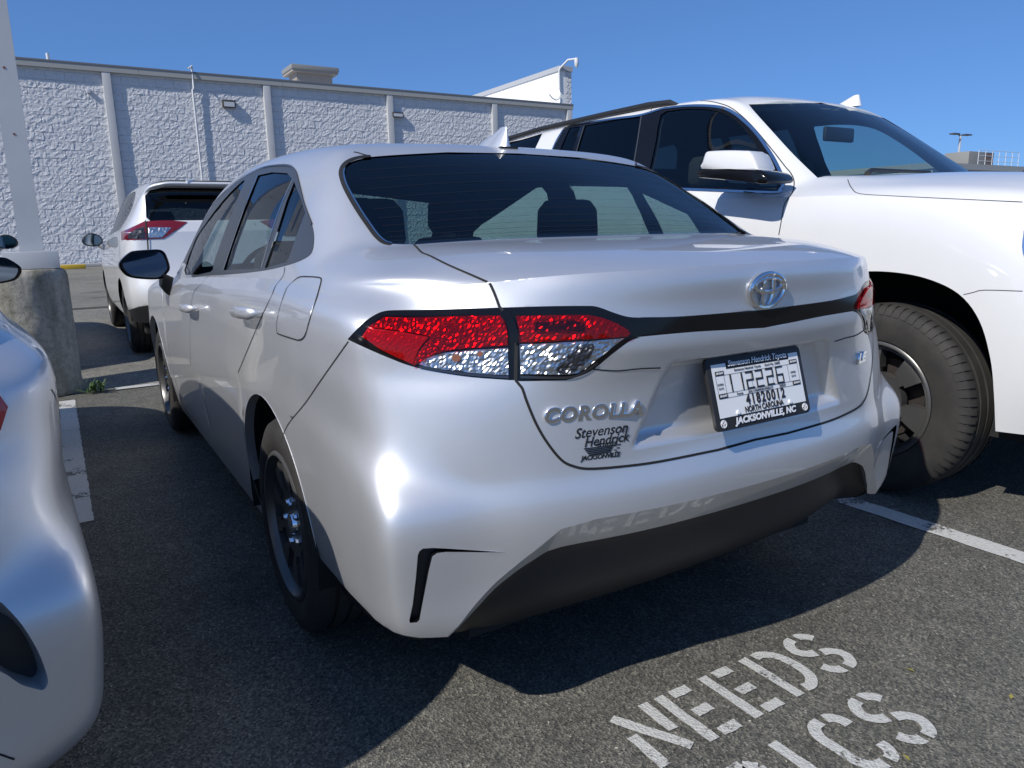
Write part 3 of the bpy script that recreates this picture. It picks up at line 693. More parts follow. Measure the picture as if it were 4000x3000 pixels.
# vent slot in the bumper corner
vent = tz([(1430, 1010), (1440, 985), (1460, 970), (1520, 966), (1600, 970), (1760, 980), (1960, 992), (1760, 991), (1600, 990), (1545, 996), (1516, 1016), (1495, 1100), (1470, 1230), (1440, 1390), (1425, 1405), (1385, 1408), (1380, 1395), (1400, 1300), (1418, 1150)])
uv_vent = sed.tr(L, vent)
def vent_post(prev, poly):
    A = np.array(poly)
    def f(p, u, v):
        p = prev(p, u, v); m = inpoly(u, v, A) if len(u) else None
        return p
    return f
lipc = []
for x in np.linspace(0, .72, 50): lipc += sed.back(L, [(x, float(np.interp(x, [0, .45, .53, .60, .65, .70, .735], [.549, .552, .541, .482, .434, .378, .330])))])
reg_lip = lipc+[p for p in uv_bl[::-1] if p[0] <= lipc[-1][0]]
regsL = [('rdoor', reg_rdoor), ('fdoor', reg_fdoor), ('lid', reg_lid), ('bumper', reg_bumper), ('lip', reg_lip), ('inner', reg_inner), ('outer', reg_outer), ('dark', reg_dark), ('arch', reg_arch_r), ('arch2', reg_arch_f), ('vent', uv_vent)]
cl = cut_net(L, regsL, nu=NU_S, nv=10)
# upper net: boot lid, rear window, side window frame, windscreen
glass_l = z3([(1385, 1490), (1050, 1480), (960, 1455), (850, 1360), (720, 1180), (600, 1000), (470, 780), (380, 600), (345, 450), (360, 370), (400, 310), (480, 265), (600, 230), (745, 200), (1200, 165), (1885, 130)])
uv_gl = sed.tr(U, D(glass_l)); vgt = min(7.95, uv_gl[-1][1]); vgb = uv_gl[0][1]
bot = sed.tr(U, [(1617+k*60, 957-(k*60)*.036) for k in range(1, 14)]); bot = [p for p in bot if p[0] > .3]
reg_rw = [(0, uv_gl[-1][1])]+uv_gl[::-1]+bot+[(0, bot[-1][1])]
uv_lu = sed.tr(U, D(lidgap_u)); reg_lidu = bot[::-1]+uv_lu+[(U.nu-1-.001, 0), (0, 0), (0, bot[-1][1])]
reg_lidu = [(0, bot[-1][1])]+bot[::-1]+uv_lu+[(U.nu-1, 0), (0, 0)]
dlo = z5([(300, 885), (290, 850), (330, 730), (400, 600), (500, 450), (600, 350), (700, 280), (800, 235), (900, 222), (960, 228), (990, 260), (1010, 330), (1040, 450), (1085, 570), (1097, 650), (1085, 730), (1040, 770), (950, 805), (800, 840), (600, 862), (450, 870), (380, 880)])
dlo_uv = []
miss = []
for q in densify(dlo, 3):
    h = sed.tr(U, [q], True)[0]; dlo_uv.append(h); miss.append(h is None)
# the part of the frame that turns out of sight is completed in side elevation
front_c = sed.side(U, [(2.55, 1.30), (2.78, 1.20), (2.98, 1.09), (3.12, .985), (3.08, .958)])
vis = [p for p in dlo_uv if p is not None]
reg_dlo = []
fc = front_c
started = False
for p in dlo_uv:
    if p is None:
        if not started: reg_dlo += fc[::-1][0:]; started = True
    else:
        if not started and len(reg_dlo) == 0 and p is not None and p[1] > 12.5: continue
        reg_dlo.append(p)
order = [p for p in dlo_uv if p is not None]
# rear part (turning from the top of the front door round to the sill) followed by the completed front end
k0 = next(i for i, p in enumerate(order) if p[0] < 6.0)
reg_dlo = order[k0:]+fc[::-1]
pane_f = sed.tr(U, densify(z5([(340, 866), (348, 790), (400, 650), (470, 545), (560, 430), (640, 345), (690, 308), (640, 430), (560, 640), (505, 800), (488, 848)]), 2))
pane_r = sed.tr(U, densify(z5([(768, 280), (850, 262), (940, 268), (966, 300), (910, 430), (850, 600), (800, 760), (780, 828), (565, 838), (610, 690), (690, 470)]), 2, smooth=False))
pane_q = sed.tr(U, densify(z5([(980, 318), (1000, 370), (1030, 440), (1045, 500), (1000, 620), (940, 790), (806, 826), (836, 740), (886, 590), (936, 430)]), 2, smooth=False))
reg_ws = [(0, 13.1), (4.1, 13.15), (4.75, 13.4), (4.95, 14), (4.7, 14.85), (4.4, 14.95), (0, 14.97)]
rwb = uv_gl[0]
reg_rw = [(0, uv_gl[-1][1]+.02)]+uv_gl[::-1]+[(rwb[0]*(1-t), rwb[1]*(1-t)+4.0*t) for t in np.linspace(.12, 1, 8)]
reg_lidu = [(0, 4.0)]+[(rwb[0]*(1-t), rwb[1]*(1-t)+4.0*t) for t in np.linspace(1, .12, 8)]+uv_lu+[(U.nu-1, 0), (0, 0)]
regsU = [('lid', reg_lidu), ('rw', reg_rw), ('trim', reg_dlo), ('pf', pane_f), ('pr', pane_r), ('pq', pane_q), ('ws', reg_ws)]
cu_ = cut_net(U, regsU, nu=[8]*8, nv=10)
def mend(d, k): return d[k] if k in d else (np.zeros((0, 2)), np.zeros((0, 3), int))
def have(*a): return [x for x in a if len(x[1][1])]
sed.emit('body', have((L, mend(cl, 'base'), 0), (U, mend(cu_, 'base'), 0)), M_SILVER)
sed.emit('boot_lid', have((L, mend(cl, 'lid'), 0), (U, mend(cu_, 'lid'), 0)), M_SILVER)
bo = sed.emit('bumper', have((L, mend(cl, 'bumper'), 0), (L, mend(cl, 'lip'), 0)), M_SILVER)[0]; bo.data.set_sharp_from_angle(angle=R(19))
sed.emit('lower_valance', have((L, mend(cl, 'dark'), -.022), (L, mend(cl, 'vent'), -.016)), M_BLACKP)
sed.emit('rear_door', have((L, mend(cl, 'rdoor'), 0)), M_SILVER, split=True)
sed.emit('front_door', have((L, mend(cl, 'fdoor'), 0)), M_SILVER, split=True)
sed.emit('window_trim', have((U, mend(cu_, 'trim'), .001)), M_TRIM, split=True)
rw = sed.emit('rear_window', have((U, mend(cu_, 'rw'), -.003)), M_GLASSR)[0]
sed.emit('windscreen', have((U, mend(cu_, 'ws'), -.003)), M_WIND)
for k, nm in (('pf', 'front_side_window'), ('pr', 'rear_side_window'), ('pq', 'quarter_window')): sed.emit(nm, have((U, mend(cu_, k), -.003)), M_GLASS, split=True)
lamp_o = sed.emit('tail_lamp', have((L, mend(cl, 'outer'), -.001)), M_GLOSSK, split=True)
bar = sed.emit('lamp_bar', have((L, mend(cl, 'inner'), -.0005)), M_GLOSSK)[0]
sed.emit('cabin_lining', have((U, mend(cu_, 'base'), -.028), (L, mend(cl, 'rdoor'), -.05), (L, mend(cl, 'fdoor'), -.05), (L, mend(cl, 'lid'), -.06), (L, mend(cl, 'base'), -.05), (U, mend(cu_, 'trim'), -.02)), M_DARKIN)
# step walls along bumper lower edge
def lip_strip(poly, net, off0, off1, mat_, name, closed=False):
    uv = np.array(poly); n = net_normals(net, uv)*sed.sgn(net); p = net(uv[:, 0], uv[:, 1]); m = len(uv)
    for sd in (-1, 1):
        V = [tuple(a) for a in (p+n*off0)*np.array([sd, 1, 1])]+[tuple(a) for a in (p+n*off1)*np.array([sd, 1, 1])]
        mesh_obj(name, V, [(i, (i+1) % m, m+(i+1) % m, m+i) for i in range(m if closed else m-1)], mat_, sed.root)
lip_strip(uv_bl, L, .0, -.03, M_SILVER, 'bumper_lip')
lip_strip(uv_vent, L, .0, -.03, M_GLOSSK, 'vent_wall', True)
lip_strip([p for p in reg_arch_r if p[1] > 0], L, .001, -.028, M_SILVER, 'arch_flange'); lip_strip([p for p in reg_arch_f if p[1] > 0], L, .001, -.028, M_SILVER, 'arch_flange')
# joints
wl_ = .0042
sed.line([lidgap_u, lidgap_l, split[:1]+split[1:2], lidgap_b], .0055, .0010)
sed.line([sed.uvline(L, [(p[0], p[1]) for p in uv_split[4:]])], .007, .0012, material=M_RUBBER)
sed.line([sed.uvline(L, [(uv_lidgap_b[-1][0]*(1-t), uv_lidgap_b[-1][1]*(1-t)+v_lidbot*t) for t in np.linspace(0, 1, 8)])], .0055, .001)
sed.line([seam[:-1]+[(1098, 1725)]], .0028, .001)
sed.line([g_rear, g_b], .0034, .001)
sed.line([sed.uvline(L, uvf), sed.uvline(L, [p for p in front_half if p[1] > 0])], .0034, .001)
fuel = z5([(1010, 880), (1060, 877), (1125, 882), (1140, 895), (1130, 940), (1110, 1010), (1075, 1120), (1045, 1220), (1015, 1248), (980, 1243), (895, 1215), (880, 1200), (878, 1150), (900, 1050), (935, 950), (970, 910)])
sed.patch('fuel_door', fuel, M_SILVER, .0008, both=False, step=7)
sed.line([fuel], .0034, .0016, name='fuel_door_joint', both=False, closed=True)
ridge = [(2303, 1440), (2360, 1446), (2420, 1448), (2500, 1440), (2580, 1437)]
sed.line([ridge], .0028, .001)
# rear window seal
seal = z3([(1050, 1488), (950, 1462), (840, 1372), (708, 1195), (585, 1015), (450, 790), (358, 600), (318, 450), (330, 365), (372, 300), (455, 245), (590, 205), (745, 190)])
sed.line([seal], .016, .0015, 'window_seal', M_RUBBER, nets=[U]); sed.line([z3([(1062, 1480), (965, 1450), (857, 1354), (726, 1174), (606, 995), (477, 776), (388, 597), (353, 450), (368, 374)])], .004, .0035, 'window_bead', M_CHROME, nets=[U])
sed.line([z3([(497, 128), (560, 140), (640, 165), (745, 190)])], .006, .001, nets=[U])
sed.line([densify(dlo[4:14], 1, closed=False)], .007, .004, 'window_seal', M_TRIM, nets=[U])
sed.line([z5([(768, 278), (690, 470), (615, 690), (562, 842)]), z5([(972, 310), (910, 445), (852, 610), (806, 770), (788, 826)])], .006, .003, 'window_bead', M_CHROME, nets=[U])
for k in range(11):
    v_ = 4.5+k*.28; sed.line([sed.uvline(U, [(u_, v_) for u_ in np.linspace(0, 4.3, 24)])], .0008, -.0015, 'defroster_line', M_GAP, nets=[U])
# ---- tail lamps: facetted reflectors behind red and clear covers
M_AMBER.node_tree.nodes['Principled BSDF'].inputs['Base Color'].default_value = (.30, .10, .015, 1)
def lamp(parent_pair, pts, refl, cover, nm, step, jit, off0=.001, off1=.007, extra=None):
    for i, both in ((0, False),):
        a = sed.patch(nm+'_reflector', pts, refl, off0, parent=parent_pair[0], step=step, jit=jit, both=True, split=True)
        b = sed.patch(nm+'_cover', pts, cover, off1, parent=parent_pair[0], step=26, both=True, split=True)
        if len(a) > 1 and parent_pair[1]: a[1].parent = parent_pair[1]; b[1].parent = parent_pair[1]
red_up = z6([(262, 442), (330, 399), (600, 399), (900, 386), (1085, 386), (1112, 420), (1130, 480), (1136, 580), (1000, 590), (850, 600), (700, 622), (625, 520), (450, 488), (232, 462)])
red_dn = z6([(228, 468), (450, 493), (622, 525), (560, 600), (515, 700), (400, 650), (300, 600), (192, 520)])
red_leg = z6([(632, 528), (700, 626), (620, 652), (560, 692), (522, 712), (512, 706), (562, 610)])
clr_o = z6([(560, 700), (600, 662), (720, 628), (900, 608), (1135, 596), (1138, 772), (1000, 766), (850, 752), (700, 734), (600, 716)])
red_i = z6([(1188, 388), (1400, 384), (1660, 382), (1750, 402), (1850, 440), (1912, 480), (1930, 505), (1905, 525), (1700, 537), (1450, 551), (1206, 562), (1200, 470)])
clr_i = z6([(1212, 572), (1450, 563), (1700, 549), (1886, 532), (1790, 608), (1700, 678), (1640, 728), (1590, 756), (1530, 768), (1400, 768), (1216, 764)])
lo_ = (lamp_o[0], lamp_o[1])
lamp(lo_, densify(red_up, 2, smooth=False), M_REFLR, M_REDC, 'red_lens', 8, .0035)
lamp(lo_, densify(red_dn, 2, smooth=False), M_REDSOL, M_REDC, 'reflex_lens', 7, .0012)
lamp(lo_, densify(red_leg, 2, smooth=False), M_REFLR, M_REDC, 'red_lens', 8, .004)
lamp(lo_, densify(clr_o, 2, smooth=False), M_REFL, M_CLRC, 'clear_lens', 9, .0027)
lb = (bar, bar)
lamp(lb, densify(red_i, 2, smooth=False), M_REFLR, M_REDC, 'red_lens', 9, .003)
lamp(lb, densify(clr_i, 2, smooth=False), M_REFL, M_CLRC, 'clear_lens', 9, .0027)
dk = z6([(1440, 735), (1500, 680), (1560, 620), (1640, 570), (1690, 580), (1660, 660), (1600, 720), (1520, 762)])
for o_ in sed.patch('lamp_baffle', densify(dk, 3), M_REFLD, .0055, parent=bar, step=9, jit=.004, both=True): pass
for o_ in sed.patch('led_row', densify(z6([(1310, 430), (1560, 418), (1625, 440), (1625, 490), (1480, 486), (1310, 490)]), 2, smooth=False), M_REFLD, .0055, parent=bar, step=9, jit=.003, both=True): pass
for cx, cy, r in ((800, 660, 26), (955, 636, 18)):
    sed.patch('amber_bulb', z6([(cx+r*1.1*math.cos(a), cy+r*math.sin(a)) for a in np.linspace(0, 2*math.pi, 14)[:-1]]), M_AMBER, .0062, parent=lamp_o[0], step=12)
sed.line([z6([(cx+math.cos(a)*r, cy+math.sin(a)*r) for a in np.linspace(0, 2*math.pi, 24)]) for cx, cy, r in ((740, 500, 32), (740, 500, 50), (740, 500, 66))], .0022, .0062, 'lamp_ring', M_REFLR, parent=lamp_o[0], dens=1)
sed.line([z6([(1190, 560), (1182, 480), (1155, 410), (1108, 352)])], .010, .008, 'lamp_joint', M_GLOSSK)
sed.line([z6([(560, 716), (700, 742), (900, 770), (1140, 786)]), z6([(1215, 783), (1400, 787), (1530, 783), (1610, 758), (1710, 690)])], .005, .004, 'lamp_lip', M_REFLD)
# ---- badge: three ellipses in chrome, standing off the lid
def surf_frame(px, side=-1):
    o = CAMV-sed.loc; d = px_ray(*px)
    best = None
    for net in (L, U):
        h = net.hit((o.x*(-1 if side < 0 else 1), o.y, o.z), (d.x*(-1 if side < 0 else 1), d.y, d.z))
        if h and (best is None or h[2] < best[0]): best = (h[2], net, h[0], h[1])
    n = Vector(net_normals(best[1], np.array([best[2]]))[0]*sed.sgn(best[1])); p = best[3].copy()
    if side < 0: p.x *= -1; n.x *= -1
    return p, n
pb, nb_ = surf_frame((2970, 1134)); pb.x = 0; nb_.x = 0; nb_.normalize()
Xb = Vector((1, 0, 0)); Yb = Vector((0, 0, 1)); Yb = (Yb-nb_*Yb.dot(nb_)).normalized()
def ring(cx, cy, a, b, r, n=40, z=.006):
    return [pb+Xb*(cx+a*math.cos(2*math.pi*k/n))+Yb*(cy+b*math.sin(2*math.pi*k/n))+nb_*z for k in range(n+1)]
m = MB()
m.tube(ring(0, 0, .056, .038, 0), .0052, 8, False); m.tube(ring(0, 0, .019, .036, 0), .0042, 8, False); m.tube(ring(0, .012, .043, .0155, 0), .0045, 8, False)
m.build('emblem', M_CHROME, sed.root, smooth=True)
def surface_text(name, body, pl, pr, size, material, off=.001, depth=.0015, shear=0, spacing=1, side=-1, parent=None, sx=1., offset=0):
    a, n1 = surf_frame(pl, side); b, n2 = surf_frame(pr, side); n = (n1+n2).normalized(); X = (b-a).normalized()
    Y = n.cross(X); X2 = Y.cross(n)
    return text_obj(name, body, size, material, parent or sed.root, (a+b)/2+n*off, X2, Y, depth, shear, spacing, 'CENTER', sx, offset)
surface_text('model_lettering', 'COROLLA', (2150, 1625), (2478, 1597), .040, M_CHROME, .003, .005, .15, 1.12, offset=.0012, sx=1.12)
surface_text('trim_lettering', 'LE', (3345, 1405), (3372, 1394), .036, M_CHROME, .003, .004, .2, 1.0, side=1, offset=.001, sx=1.3)
M_DECAL = mat('decal_black', (.012, .012, .013), .4)
dec = empty('dealer_decal', (0, 0, 0)); dec.parent = sed.root
surface_text('lettering', 'Stevenson', (2262, 1695), (2432, 1672), .030, M_DECAL, .0012, .0004, .3, 1.0, parent=dec, offset=.0004)
surface_text('lettering', 'Hendrick', (2302, 1728), (2432, 1709), .028, M_DECAL, .0012, .0004, .3, 1.0, parent=dec, offset=.0004)
surface_text('lettering', 'TOYOTA', (2345, 1740), (2395, 1733), .012, M_DECAL, .0012, .0004, .1, 1., parent=dec, offset=.0004)
surface_text('lettering', 'JACKSONVILLE', (2285, 1790), (2405, 1776), .0135, M_DECAL, .0012, .0004, .25, 1., parent=dec, offset=.0005)
sed.line([[(2280+k*5, 1753+k*6.2), (2350, 1745+k*6.2), (2398-k*3, 1739+k*6.2)] for k in range(5)]+[[(2398, 1741), (2408, 1739)], [(2408, 1750), (2420, 1748)], [(2398, 1758), (2408, 1757)], [(2400, 1768), (2414, 1764)], [(2412, 1738), (2424, 1734)]], .0024, .0013, 'decal_stripes', M_DECAL, both=False, parent=dec, dens=2)
# ---- number plate
pc = Vector((.004, .041, .778)); tlt = .288
PX = Vector((1, 0, 0)); PY = Vector((0, math.sin(tlt), math.cos(tlt))); PN = PX.cross(PY)
M_PAPER = mat('plate_paper', (.78, .78, .76), .22, coat=.6)
M_INK = mat('ink_black', (.02, .018, .02), .5); M_WHITEI = mat('print_white', (.75, .76, .78), .4)
def P2(a, b, c=0): return pc+PX*a+PY*b+PN*c
def flat(m, pts, c): n = len(m.v); m.v += [tuple(P2(a, b, c)) for a, b in pts]; m.f.append(tuple(range(n, n+len(pts))))
def rr(w, h, r, n=5, cx=0, cy=0):
    o = []
    for (sx_, sy_, a0) in ((1, 1, 0), (-1, 1, 90), (-1, -1, 180), (1, -1, 270)):
        for k in range(n+1): a = R(a0+90*k/n); o.append((cx+sx_*(w-r)+r*math.cos(a), cy+sy_*(h-r)+r*math.sin(a)))
    return o
plate = empty('number_plate', (0, 0, 0)); plate.parent = sed.root
m = MB(); o1 = rr(.159, .0825, .014); n = len(o1); m.v = [tuple(P2(a, b, .006)) for a, b in o1]+[tuple(P2(a, b, -.004)) for a, b in o1]
m.f = [tuple(range(n))]+[(i, (i+1) % n, n+(i+1) % n, n+i) for i in range(n)]
fr = m.build('plate_frame', M_BLACKP, plate, bevel=.0015)
m = MB(); flat(m, [(-.146, -.054), (.146, -.054), (.146, .066), (.112, .066), (.112, .052), (-.100, .052), (-.100, .066), (-.146, .066)], .0072); paper = m.build('paper_tag', M_PAPER, plate)
def ptxt(body, a, b, size, mt, c=.0085, shear=0, sp=1, sx=1, off=0, nm='lettering'):
    return text_obj(nm, body, size, mt, plate, P2(a, b, c), PX, PY, .0004, shear, sp, 'CENTER', sx, off)
ptxt('Stevenson Hendrick Toyota', .004, .0635, .0185, M_WHITEI, .0092, .25, .95, 1.0, .0003)
ptxt('JACKSONVILLE, NC', .0, -.0665, .0200, M_WHITEI, .0092, .2, 1.05, 1.12, .0010)
ptxt('NORTH CAROLINA', .0, -.0455, .0185, M_INK, shear=0, sp=1.0, sx=.80, off=.0005)
ptxt('41820012', .010, -.0245, .0330, M_INK, sp=1.28, sx=.80, off=.0012)
ptxt('EXPIRE', -.127, .020, .0062, M_INK); ptxt('DATE', -.127, .011, .0062, M_INK); ptxt('EXPIRE', .118, .020, .0062, M_INK); ptxt('DATE', .118, .011, .0062, M_INK)
ptxt('Toyota        2026 5YFB4MDE6TP506173           9/28/25', .0, -.0065, .0085, M_INK, shear=.3, sx=.86)
ptxt('Stevenson Hendrick Toyota      Stock No. 26082', .0, .0475, .0080, M_INK, shear=.2, sx=.98)
m = MB()
for (a, b) in ((-.124, .045), (.124, .045), (-.124, -.006), (.124, -.006)): flat(m, [(a-.014, b-.005), (a+.014, b-.005), (a+.014, b+.005), (a-.014, b+.005)], .0082)
for (x0, y0, x1, y1) in ((-.138, .040, .138, .040), (-.138, -.001, .138, -.001), (-.138, -.0115, .138, -.0115), (-.112, .040, -.112, -.001), (-.138, .040, -.138, -.011), (.102, .040, .102, -.001), (.138, .040, .138, -.011), (-.025, .04, -.025, -.001), (.045, .04, .045, -.001)):
    w_ = .0004; flat(m, [(x0-w_, y0-w_), (x1+w_, y0-w_), (x1+w_, y1+w_), (x0-w_, y1+w_)], .0080)
def seg(cx, s_):   # square marker digits
    w_, h_, t = .0105, .0185, .0022; cy = .0195
    S_ = {'a': ((-w_, h_), (w_, h_)), 'g': ((-w_, 0), (w_, 0)), 'd': ((-w_, -h_), (w_, -h_)), 'f': ((-w_, h_), (-w_, 0)), 'b': ((w_, h_), (w_, 0)), 'e': ((-w_, 0), (-w_, -h_)), 'c': ((w_, 0), (w_, -h_))}
    for k in s_:
        (xa, ya), (xb, yb) = S_[k]; j = random.uniform(-.0006, .0006)
        flat(m, [(cx+min(xa, xb)-t+j, cy+min(ya, yb)-t+j), (cx+max(xa, xb)+t, cy+min(ya, yb)-t+j), (cx+max(xa, xb)+t, cy+max(ya, yb)+t+j), (cx+min(xa, xb)-t+j, cy+max(ya, yb)+t)], .0084+.0001*ord(k)/100)
for cx, k in ((-.103, 'bc'), (-.067, 'bc'), (-.032, 'abged'), (.000, 'abged'), (.036, 'abged'), (.070, 'afgcde')): seg(cx, k)
m.build('tag_print', M_INK, plate)
for t in ('30-DAY',):
    for (a, b) in ((-.124, .045), (.124, .045), (-.124, -.006), (.124, -.006)): ptxt(t, a, b, .0068, M_WHITEI, .009, off=.0002)
m = MB()
for sx_ in (-.138, .138):
    c0 = P2(sx_, -.067, .0075)
    for (a, b, r, cyy) in ((.0085, .0085, .0009, 0), (.0028, .0072, .0008, 0), (.0062, .003, .0008, .0025)):
        m.tube([c0+PX*a*math.cos(t)+PY*(b*math.sin(t)+cyy) for t in np.linspace(0, 2*math.pi, 21)], r, 5, False)
for (a, b) in ((-.088, -.048), (.088, -.048)):
    m.tube([P2(a, b, .007), P2(a, b, .011)], [.006, .004], 10)
m.build('plate_roundels', M_WHITEI, plate, smooth=True)
m = MB(); m.tube([Vector((-.028, .068, .872)), Vector((-.028, .062, .855))], [.030, .012], 16); m.build('reversing_camera', M_GLOSSK, sed.root, smooth=True)
# ---- door handles in their cups, mirrors, fin, wheels, cabin
def loft(rings, closed_ends=True):
    m = MB(); n = len(rings[0]); V = [p for r in rings for p in r]; F = []
    for i in range(len(rings)-1):
        for k in range(n): F.append((i*n+k, i*n+(k+1) % n, (i+1)*n+(k+1) % n, (i+1)*n+k))
    if closed_ends: F += [tuple(range(n))[::-1], tuple((len(rings)-1)*n+k for k in range(n))]
    return m.add(V, F)
def handle(y0, y1, z, xs, slope, sd):
    rings = []
    for t, w_, o_ in ((0, .2, .006), (.03, .75, .020), (.12, 1, .030), (.5, 1.0, .034), (.88, 1, .030), (.97, .75, .020), (1, .2, .006)):
        y = y0+(y1-y0)*t; zc = z+slope*(t-.5); rings.append([(sd*(xs+o_+.011*math.cos(a)), y, zc+.0175*w_*math.sin(a)) for a in np.linspace(0, 2*math.pi, 15)[:-1]])
    loft(rings).build('door_handle', M_SILVER, sed.root, smooth=True, angle=60)
    V = []; F = []; n = 20
    cy = (y0+y1)/2
    for k in range(n):   # shaded grip cup behind the handle
        a = 2*math.pi*k/n; V.append((sd*(xs+.0015), cy+.062*math.cos(a)-.012*math.sin(a), z+.052*math.sin(a)))
    for r_, dpt in ((.75, .004), (.4, .007)):
        for k in range(n): a = 2*math.pi*k/n; V.append((sd*(xs+.0015+.0), cy+.062*r_*math.cos(a)-.012*r_*math.sin(a), z+.052*r_*math.sin(a)))
for sd in (-1, 1):
    handle(.985, 1.235, .932, .884, -.014, sd); handle(2.06, 2.32, .862, .886, -.012, sd)
zh = lambda P: [(450+a/2.513, 900+b/2.513) for a, b in P]
mo = [(-1.085, 1.017), (-1.071, 1.046), (-1.032, 1.079), (-1.005, 1.087), (-.95, 1.090), (-.901, 1.090), (-.879, 1.078), (-.868, 1.053), (-.860, .998), (-.882, .966), (-.912, .946), (-.976, .948), (-1.037, .959), (-1.066, .978)]
mo = [tuple(p) for p in densify(mo, 3)]
mcx, mcz = -.975, 1.02
for sd in (-1, 1):
    g = lambda s_, y, dz=0, dx=0: [(-sd*((x-mcx)*s_+mcx+dx)*1., y, (z-mcz)*s_+mcz+dz) for x, z in mo]
    mr = empty('door_mirror', (0, 0, 0)); mr.parent = sed.root
    loft([g(.90, 2.962), g(.97, 2.947), g(1.0, 2.955), g(1.0, 2.99), g(.95, 3.04, .0), g(.78, 3.085, .004), g(.4, 3.105, .006)]).build('mirror_housing', M_GLOSSK, mr, smooth=True, angle=50)
    m = MB(); q = [(x, y+(abs(x)-.975)*.22-.004, z) for x, y, z in g(.84, 2.934)]; m.v = [tuple(p) for p in q]; m.f = [tuple(range(len(q)))]; m.build('mirror_glass', mat('mirror_glass', (.16, .19, .22), .03, 1) if 'mirror_glass' not in MATS else MATS['mirror_glass'], mr)
    loft([[(sd*x, y, z) for x, y, z in ((.895, 2.93, .975), (.905, 3.04, .975), (.865, 3.05, .960), (.850, 2.94, .950))], [(sd*x, y, z) for x, y, z in ((.905, 2.95, .905), (.91, 3.04, .91), (.878, 3.05, .890), (.872, 2.95, .875))], [(sd*x, y, z) for x, y, z in ((.893, 2.96, .875), (.893, 3.03, .88), (.878, 3.03, .865), (.878, 2.96, .862))]]).build('mirror_arm', M_BLACKP, mr, smooth=True, angle=60)
# shark fin
rings = []
for t, zt in ((0, 0), (.35, .020), (.7, .038), (.9, .050), (1, .058)):
    y0_, y1_ = 1.118+.012*t, 1.335-.165*t; w_ = .030*(1-t)**1.2+.0035
    rings.append([(w_*math.cos(a)*(1 if math.sin(a) < 0 else .75), (y0_+y1_)/2-(y1_-y0_)/2*(-math.sin(a)), 1.419+.022*(0 if math.sin(a) < 0 else math.sin(a))*(1-t)+zt+.010*t) for a in np.linspace(0, 2*math.pi, 25)[:-1]])
loft(rings).build('roof_antenna', M_SILVER, sed.root, smooth=True, angle=50)
m = MB(); m.box((-.033, 1.112, 1.411), (.033, 1.13, 1.420)); m.build('antenna_seal', M_RUBBER, sed.root)
for sd in (-1, 1):
    for yc in (.995, 3.695): wheel(sed.root, (sd*.775, yc, .316), .316, .205, .213, sd, 'wheel', 10, M_RIM, 5, False, disc=.5)
# floor pan and wheel housings
m = MB(); m.box((-.62, .33, .20), (.62, 4.4, .26)); m.box((-.80, 1.45, .20), (.80, 3.25, .26)); m.build('underbody', M_UNDER, sed.root)
for sd in (-1, 1):
    for yc in (RA, FA):
        m = MB(); pr = [(yc-.375*math.cos(a), .335+.375*math.sin(a)) for a in np.linspace(-.25, math.pi+.25, 24)]
        V = [(sd*.872, y, z) for y, z in pr]+[(sd*.60, y, z) for y, z in pr]; n = len(pr)
        m.add(V, [(i, i+1, n+i+1, n+i) for i in range(n-1)]+[tuple(range(n, 2*n))]); m.build('wheel_housing', M_UNDER, sed.root)
# cabin
def seat(x, y, w_, back, hr=True, parent=None):
    e = empty('seat', (x, y, 0)); e.parent = parent or sed.root
    loft([[(sx_*(w_/2)*f, yy+dy, zz_) for sx_, dy in ((-1, 0), (1, 0), (1, .12), (-1, .12))] for zz_, f, yy in ((.45, 1, .05), (.75, 1, 0), (back-.06, .86, -.10), (back, .6, -.10))]).build('backrest', M_SEAT, e, bevel=.03)
    m = MB(); m.box((-w_/2, .08, .30), (w_/2, .58, .48)); m.build('cushion', M_SEAT, e, bevel=.04)
    if hr: loft([[(sx_*.125*f, -.135+dy, zz_) for sx_, dy in ((-1, 0), (1, 0), (1, .10), (-1, .10))] for zz_, f in ((back+.02, .85), (back+.06, 1), (back+.16, .95), (back+.20, .7))]).build('head_restraint', M_SEAT, e, bevel=.025)
    return e
for x in (-.42, .42): seat(x, 1.45, .52, 1.06)
seat(0, 1.45, .30, 1.03, False)
for x in (-.37, .37): seat(x, 2.35, .50, 1.12)
m = MB(); m.v = [(-.62, .68, 1.075), (.62, .68, 1.075), (.62, 1.36, 1.065), (-.62, 1.36, 1.065), (-.62, .68, 1.04), (.62, .68, 1.04), (.62, 1.36, 1.03), (-.62, 1.36, 1.03)]
m.f = [(0, 1, 2, 3), (7, 6, 5, 4), (0, 4, 5, 1), (2, 6, 7, 3)]; m.build('parcel_shelf', M_SHELF, sed.root)
m = MB(); m.box((-.13, .74, 1.085), (.13, .80, 1.118)); bl = m.build('high_stop_lamp', M_REFLD, sed.root, bevel=.004)
m = MB(); m.box((-.12, .735, 1.092), (.12, .7395, 1.112)); m.build('stop_lamp_lens', mat('grey_teal_plastic', (.20, .30, .32), .3), bl)
for k in range(8):
    m = MB(); m.tube([(-.105+k*.03, .7345, 1.101), (-.105+k*.03, .731, 1.101)], .0035, 8); m.build('led', M_CHROME, bl)
m = MB(); m.box((-.70, 2.95, .60), (.70, 3.25, .93)); m.build('dashboard', M_SEAT, sed.root, bevel=.05)
m = MB(); m.tube([(-.37+.18*math.cos(a), 2.86-.05*math.sin(a), .92+.17*math.sin(a)) for a in np.linspace(0, 2*math.pi, 33)], .014, 8, False); m.build('steering_wheel', M_SEAT, sed.root, smooth=True)
m = MB(); m.box((-.11, 2.72, 1.27), (.11, 2.745, 1.33)); m.build('rear_view_mirror', M_BLACKP, sed.root, bevel=.01)
